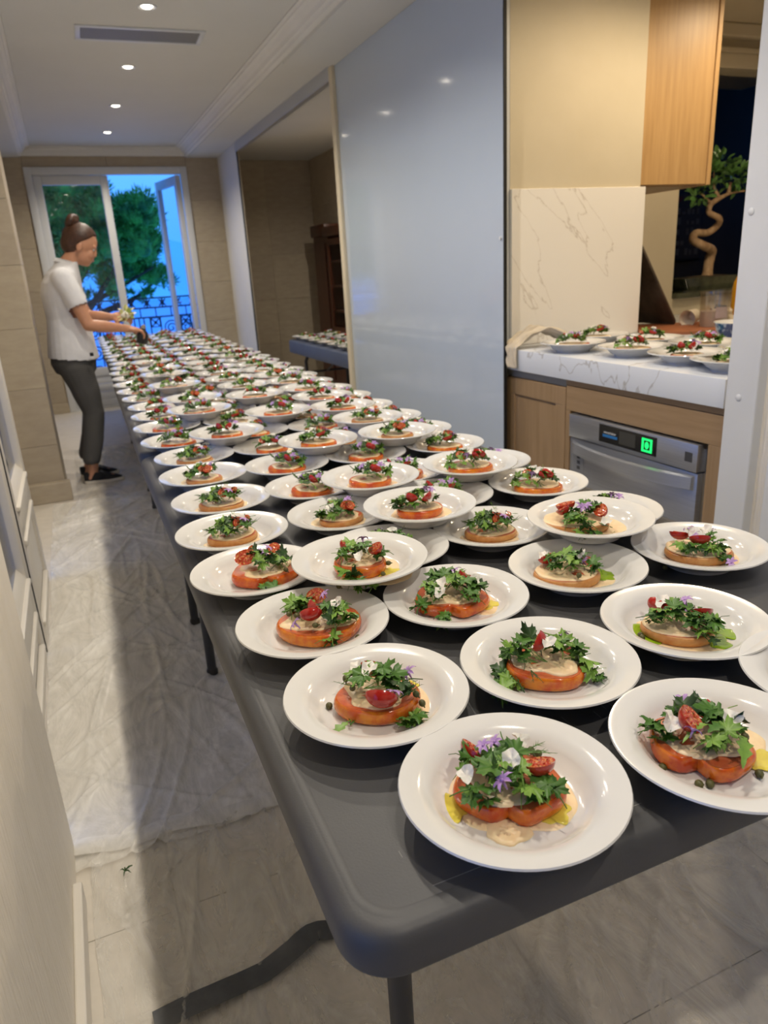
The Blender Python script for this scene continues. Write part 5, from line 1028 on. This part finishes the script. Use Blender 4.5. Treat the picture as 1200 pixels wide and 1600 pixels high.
# polo shirt
sh = MB(); torso(sh, .016)
sh.loft([ring(x, 0, z, rx, ry) for x, z, rx, ry in ((-.032, .815, .158, .198), (-.032, .88, .150, .194), (-.028, .98, .138, .176), (-.025, 1.08, .126, .164), (-.028, 1.2, .128, .176))])
for S_, E_ in ((RS, RE), (LS, LE)): cap(sh, [(S_ + Vector((-.01, 0, -.005)), .066), (S_.lerp(E_, .30), .064), (S_.lerp(E_, .52), .063)])
for q in range(0):     # soft folds at the small of the back and under the arm
    z = .92 + q * .032; sh.tube([(-.15 + .014 * (q % 2), -.10 - .02 * math.sin(q), z), (-.07, -.168, z - .03 - .01 * (q % 3)), (.03, -.168, z - .012)], [.006, .012, .005], 8)
sm_ = evaluated(sh, [('REMESH', dict(mode='VOXEL', voxel_size=.007)), ('SMOOTH', dict(factor=.5, iterations=4))])
kb = bmesh.new(); kb.from_mesh(sm_)
bmesh.ops.delete(kb, geom=[f for f in kb.faces if f.calc_center_median().z < .828 - .12 * (f.calc_center_median().x + .03)], context='FACES')
for S_, E_ in ((RS, RE), (LS, LE)):
    dd_ = (E_ - S_).normalized(); c_ = S_.lerp(E_, .60)
    bmesh.ops.delete(kb, geom=[f for f in kb.faces if (f.calc_center_median() - c_).length < .10 and (f.calc_center_median() - c_).dot(dd_) > 0 and abs(f.calc_center_median().y - c_.y) < .085 and (f.calc_center_median() - (S_ + dd_ * (f.calc_center_median() - S_).dot(dd_))).length < .072 and f.normal.dot(dd_) > .25], context='FACES')
bmesh.ops.delete(kb, geom=[f for f in kb.faces if f.calc_center_median().z > 1.425], context='FACES'); kb.to_mesh(sm_); kb.free()
sm_.name = 'polo_shirt'; sm_.materials.append(polo); so = obj('polo_shirt', sm_, pe)
sm_.polygons.foreach_set('use_smooth', [True] * len(sm_.polygons))
co = MB(); co.loft([[(.024 + .058 * math.cos(a) - .012, .064 * math.sin(a), 1.392 + .020 * math.cos(a) * -1) for a in [j * PI / 12 for j in range(24)]], [(.030 + .056 * math.cos(a), .062 * math.sin(a), 1.428 - .018 * math.cos(a)) for a in [j * PI / 12 for j in range(24)]], [(.020 + .070 * math.cos(a), .078 * math.sin(a), 1.404 - .026 * math.cos(a)) for a in [j * PI / 12 for j in range(24)]]], False)
co.build('collar', polo, so, 180); MB().box(.062, .085, -.216, -.210, .845, .868, .002).build('side_tag', black_pl, so, 0)
# trousers
tr_ = MB(); tr_.loft([ring(x, 0, z, rx, ry) for x, z, rx, ry in ((-.032, .74, .125, .165), (-.038, .80, .140, .184), (-.036, .86, .134, .178), (-.03, .93, .122, .168))])
for a, b, c in ((HIPR, KR, AR), (HIPL, KL, AL)): cap(tr_, [(a + Vector((-.012, 0, -.03)), .104), (a.lerp(b, .5) + Vector((-.004, 0, 0)), .090), (b, .068), (b.lerp(c, .45), .064), (c + Vector((.004, 0, .085)), .058)])
tm_ = evaluated(tr_, [('REMESH', dict(mode='VOXEL', voxel_size=.007)), ('SMOOTH', dict(factor=.5, iterations=4))]); kb = bmesh.new(); kb.from_mesh(tm_)
bmesh.ops.delete(kb, geom=[f for f in kb.faces if f.calc_center_median().z < .140], context='FACES'); kb.to_mesh(tm_); kb.free(); tm_.name = 'trousers'; tm_.materials.append(trouser); obj('trousers', tm_, pe)
def shoe(c, rz):
    s = obj('shoe', None, pe); s.location = (c.x, c.y, 0); s.rotation_euler = (0, 0, rz)
    def foot(z, e, k=0): return [(x * e, y * e, z) for x, y in [(.075 + .128 * math.cos(a), (.046 - .010 * (math.cos(a) < 0)) * math.sin(a) + .004 * math.cos(a)) for a in [j * PI / 16 for j in range(32)]]]
    MB().loft([foot(.0, .97), foot(.004, 1), foot(.020, 1), foot(.024, .98)]).build('sole', sole_m, s)
    u = MB(); R_ = []
    for z, hk, tk_ in ((.022, 1, 1), (.042, .97, .96), (.058, .92, .84), (.072, .86, .62), (.078, .80, .48)):
        R_.append([((x if x < .075 else .075 + (x - .075) * tk_ * .98) * 1, y * hk, z - (.0 if x < .06 else (x - .06) * .22 * (z - .022) / .05)) for x, y, _ in foot(0, .97)])
    u.loft(R_); u.build('upper', shoe_m, s)
shoe(AR + Vector((-.015, 0, 0)), -.10); shoe(AL + Vector((-.015, 0, 0)), -.05)
# what the hands hold
bo = thing('dressing_bottle', 'dark squeeze bottle tipped over a plate in the person\'s right hand', 'bottle', (.435, 5.10, .893)); bo.rotation_euler = (0, math.radians(14), 0)
MB().lathe([(0, -.005), (.030, -.005), (.036, .002), (.037, .05), (.030, .072), (.016, .085), (.014, .105), (0, .107)], 24).build('body', black_pl, bo); MB().lathe([(0, .118), (.010, .116), (.016, .105), (.015, .085), (0, .085)], 16).build('neck', grey_slat, bo)
hb_ = thing('herb_bunch', 'pale green and yellow bunch of leaves in the person\'s left hand', 'herbs', (.375, 5.285, 1.068))
for q in range(26):
    dv = Vector((rnd.gauss(.4, 1), rnd.gauss(0, 1), rnd.gauss(.3, 1))).normalized(); o = obj('leaf', pale_leaf if q % 2 else pale_leaf2, hb_); o.matrix_local = Matrix.Translation(dv * rnd.uniform(.008, .030)) @ rot_to(dv, rnd.uniform(-2, 2)) @ Matrix.Scale(1.1, 4)
MB().ball((0, 0, 0), (.034, .026, .024), 14, 10).build('paper_wrap', petal_w, hb_)
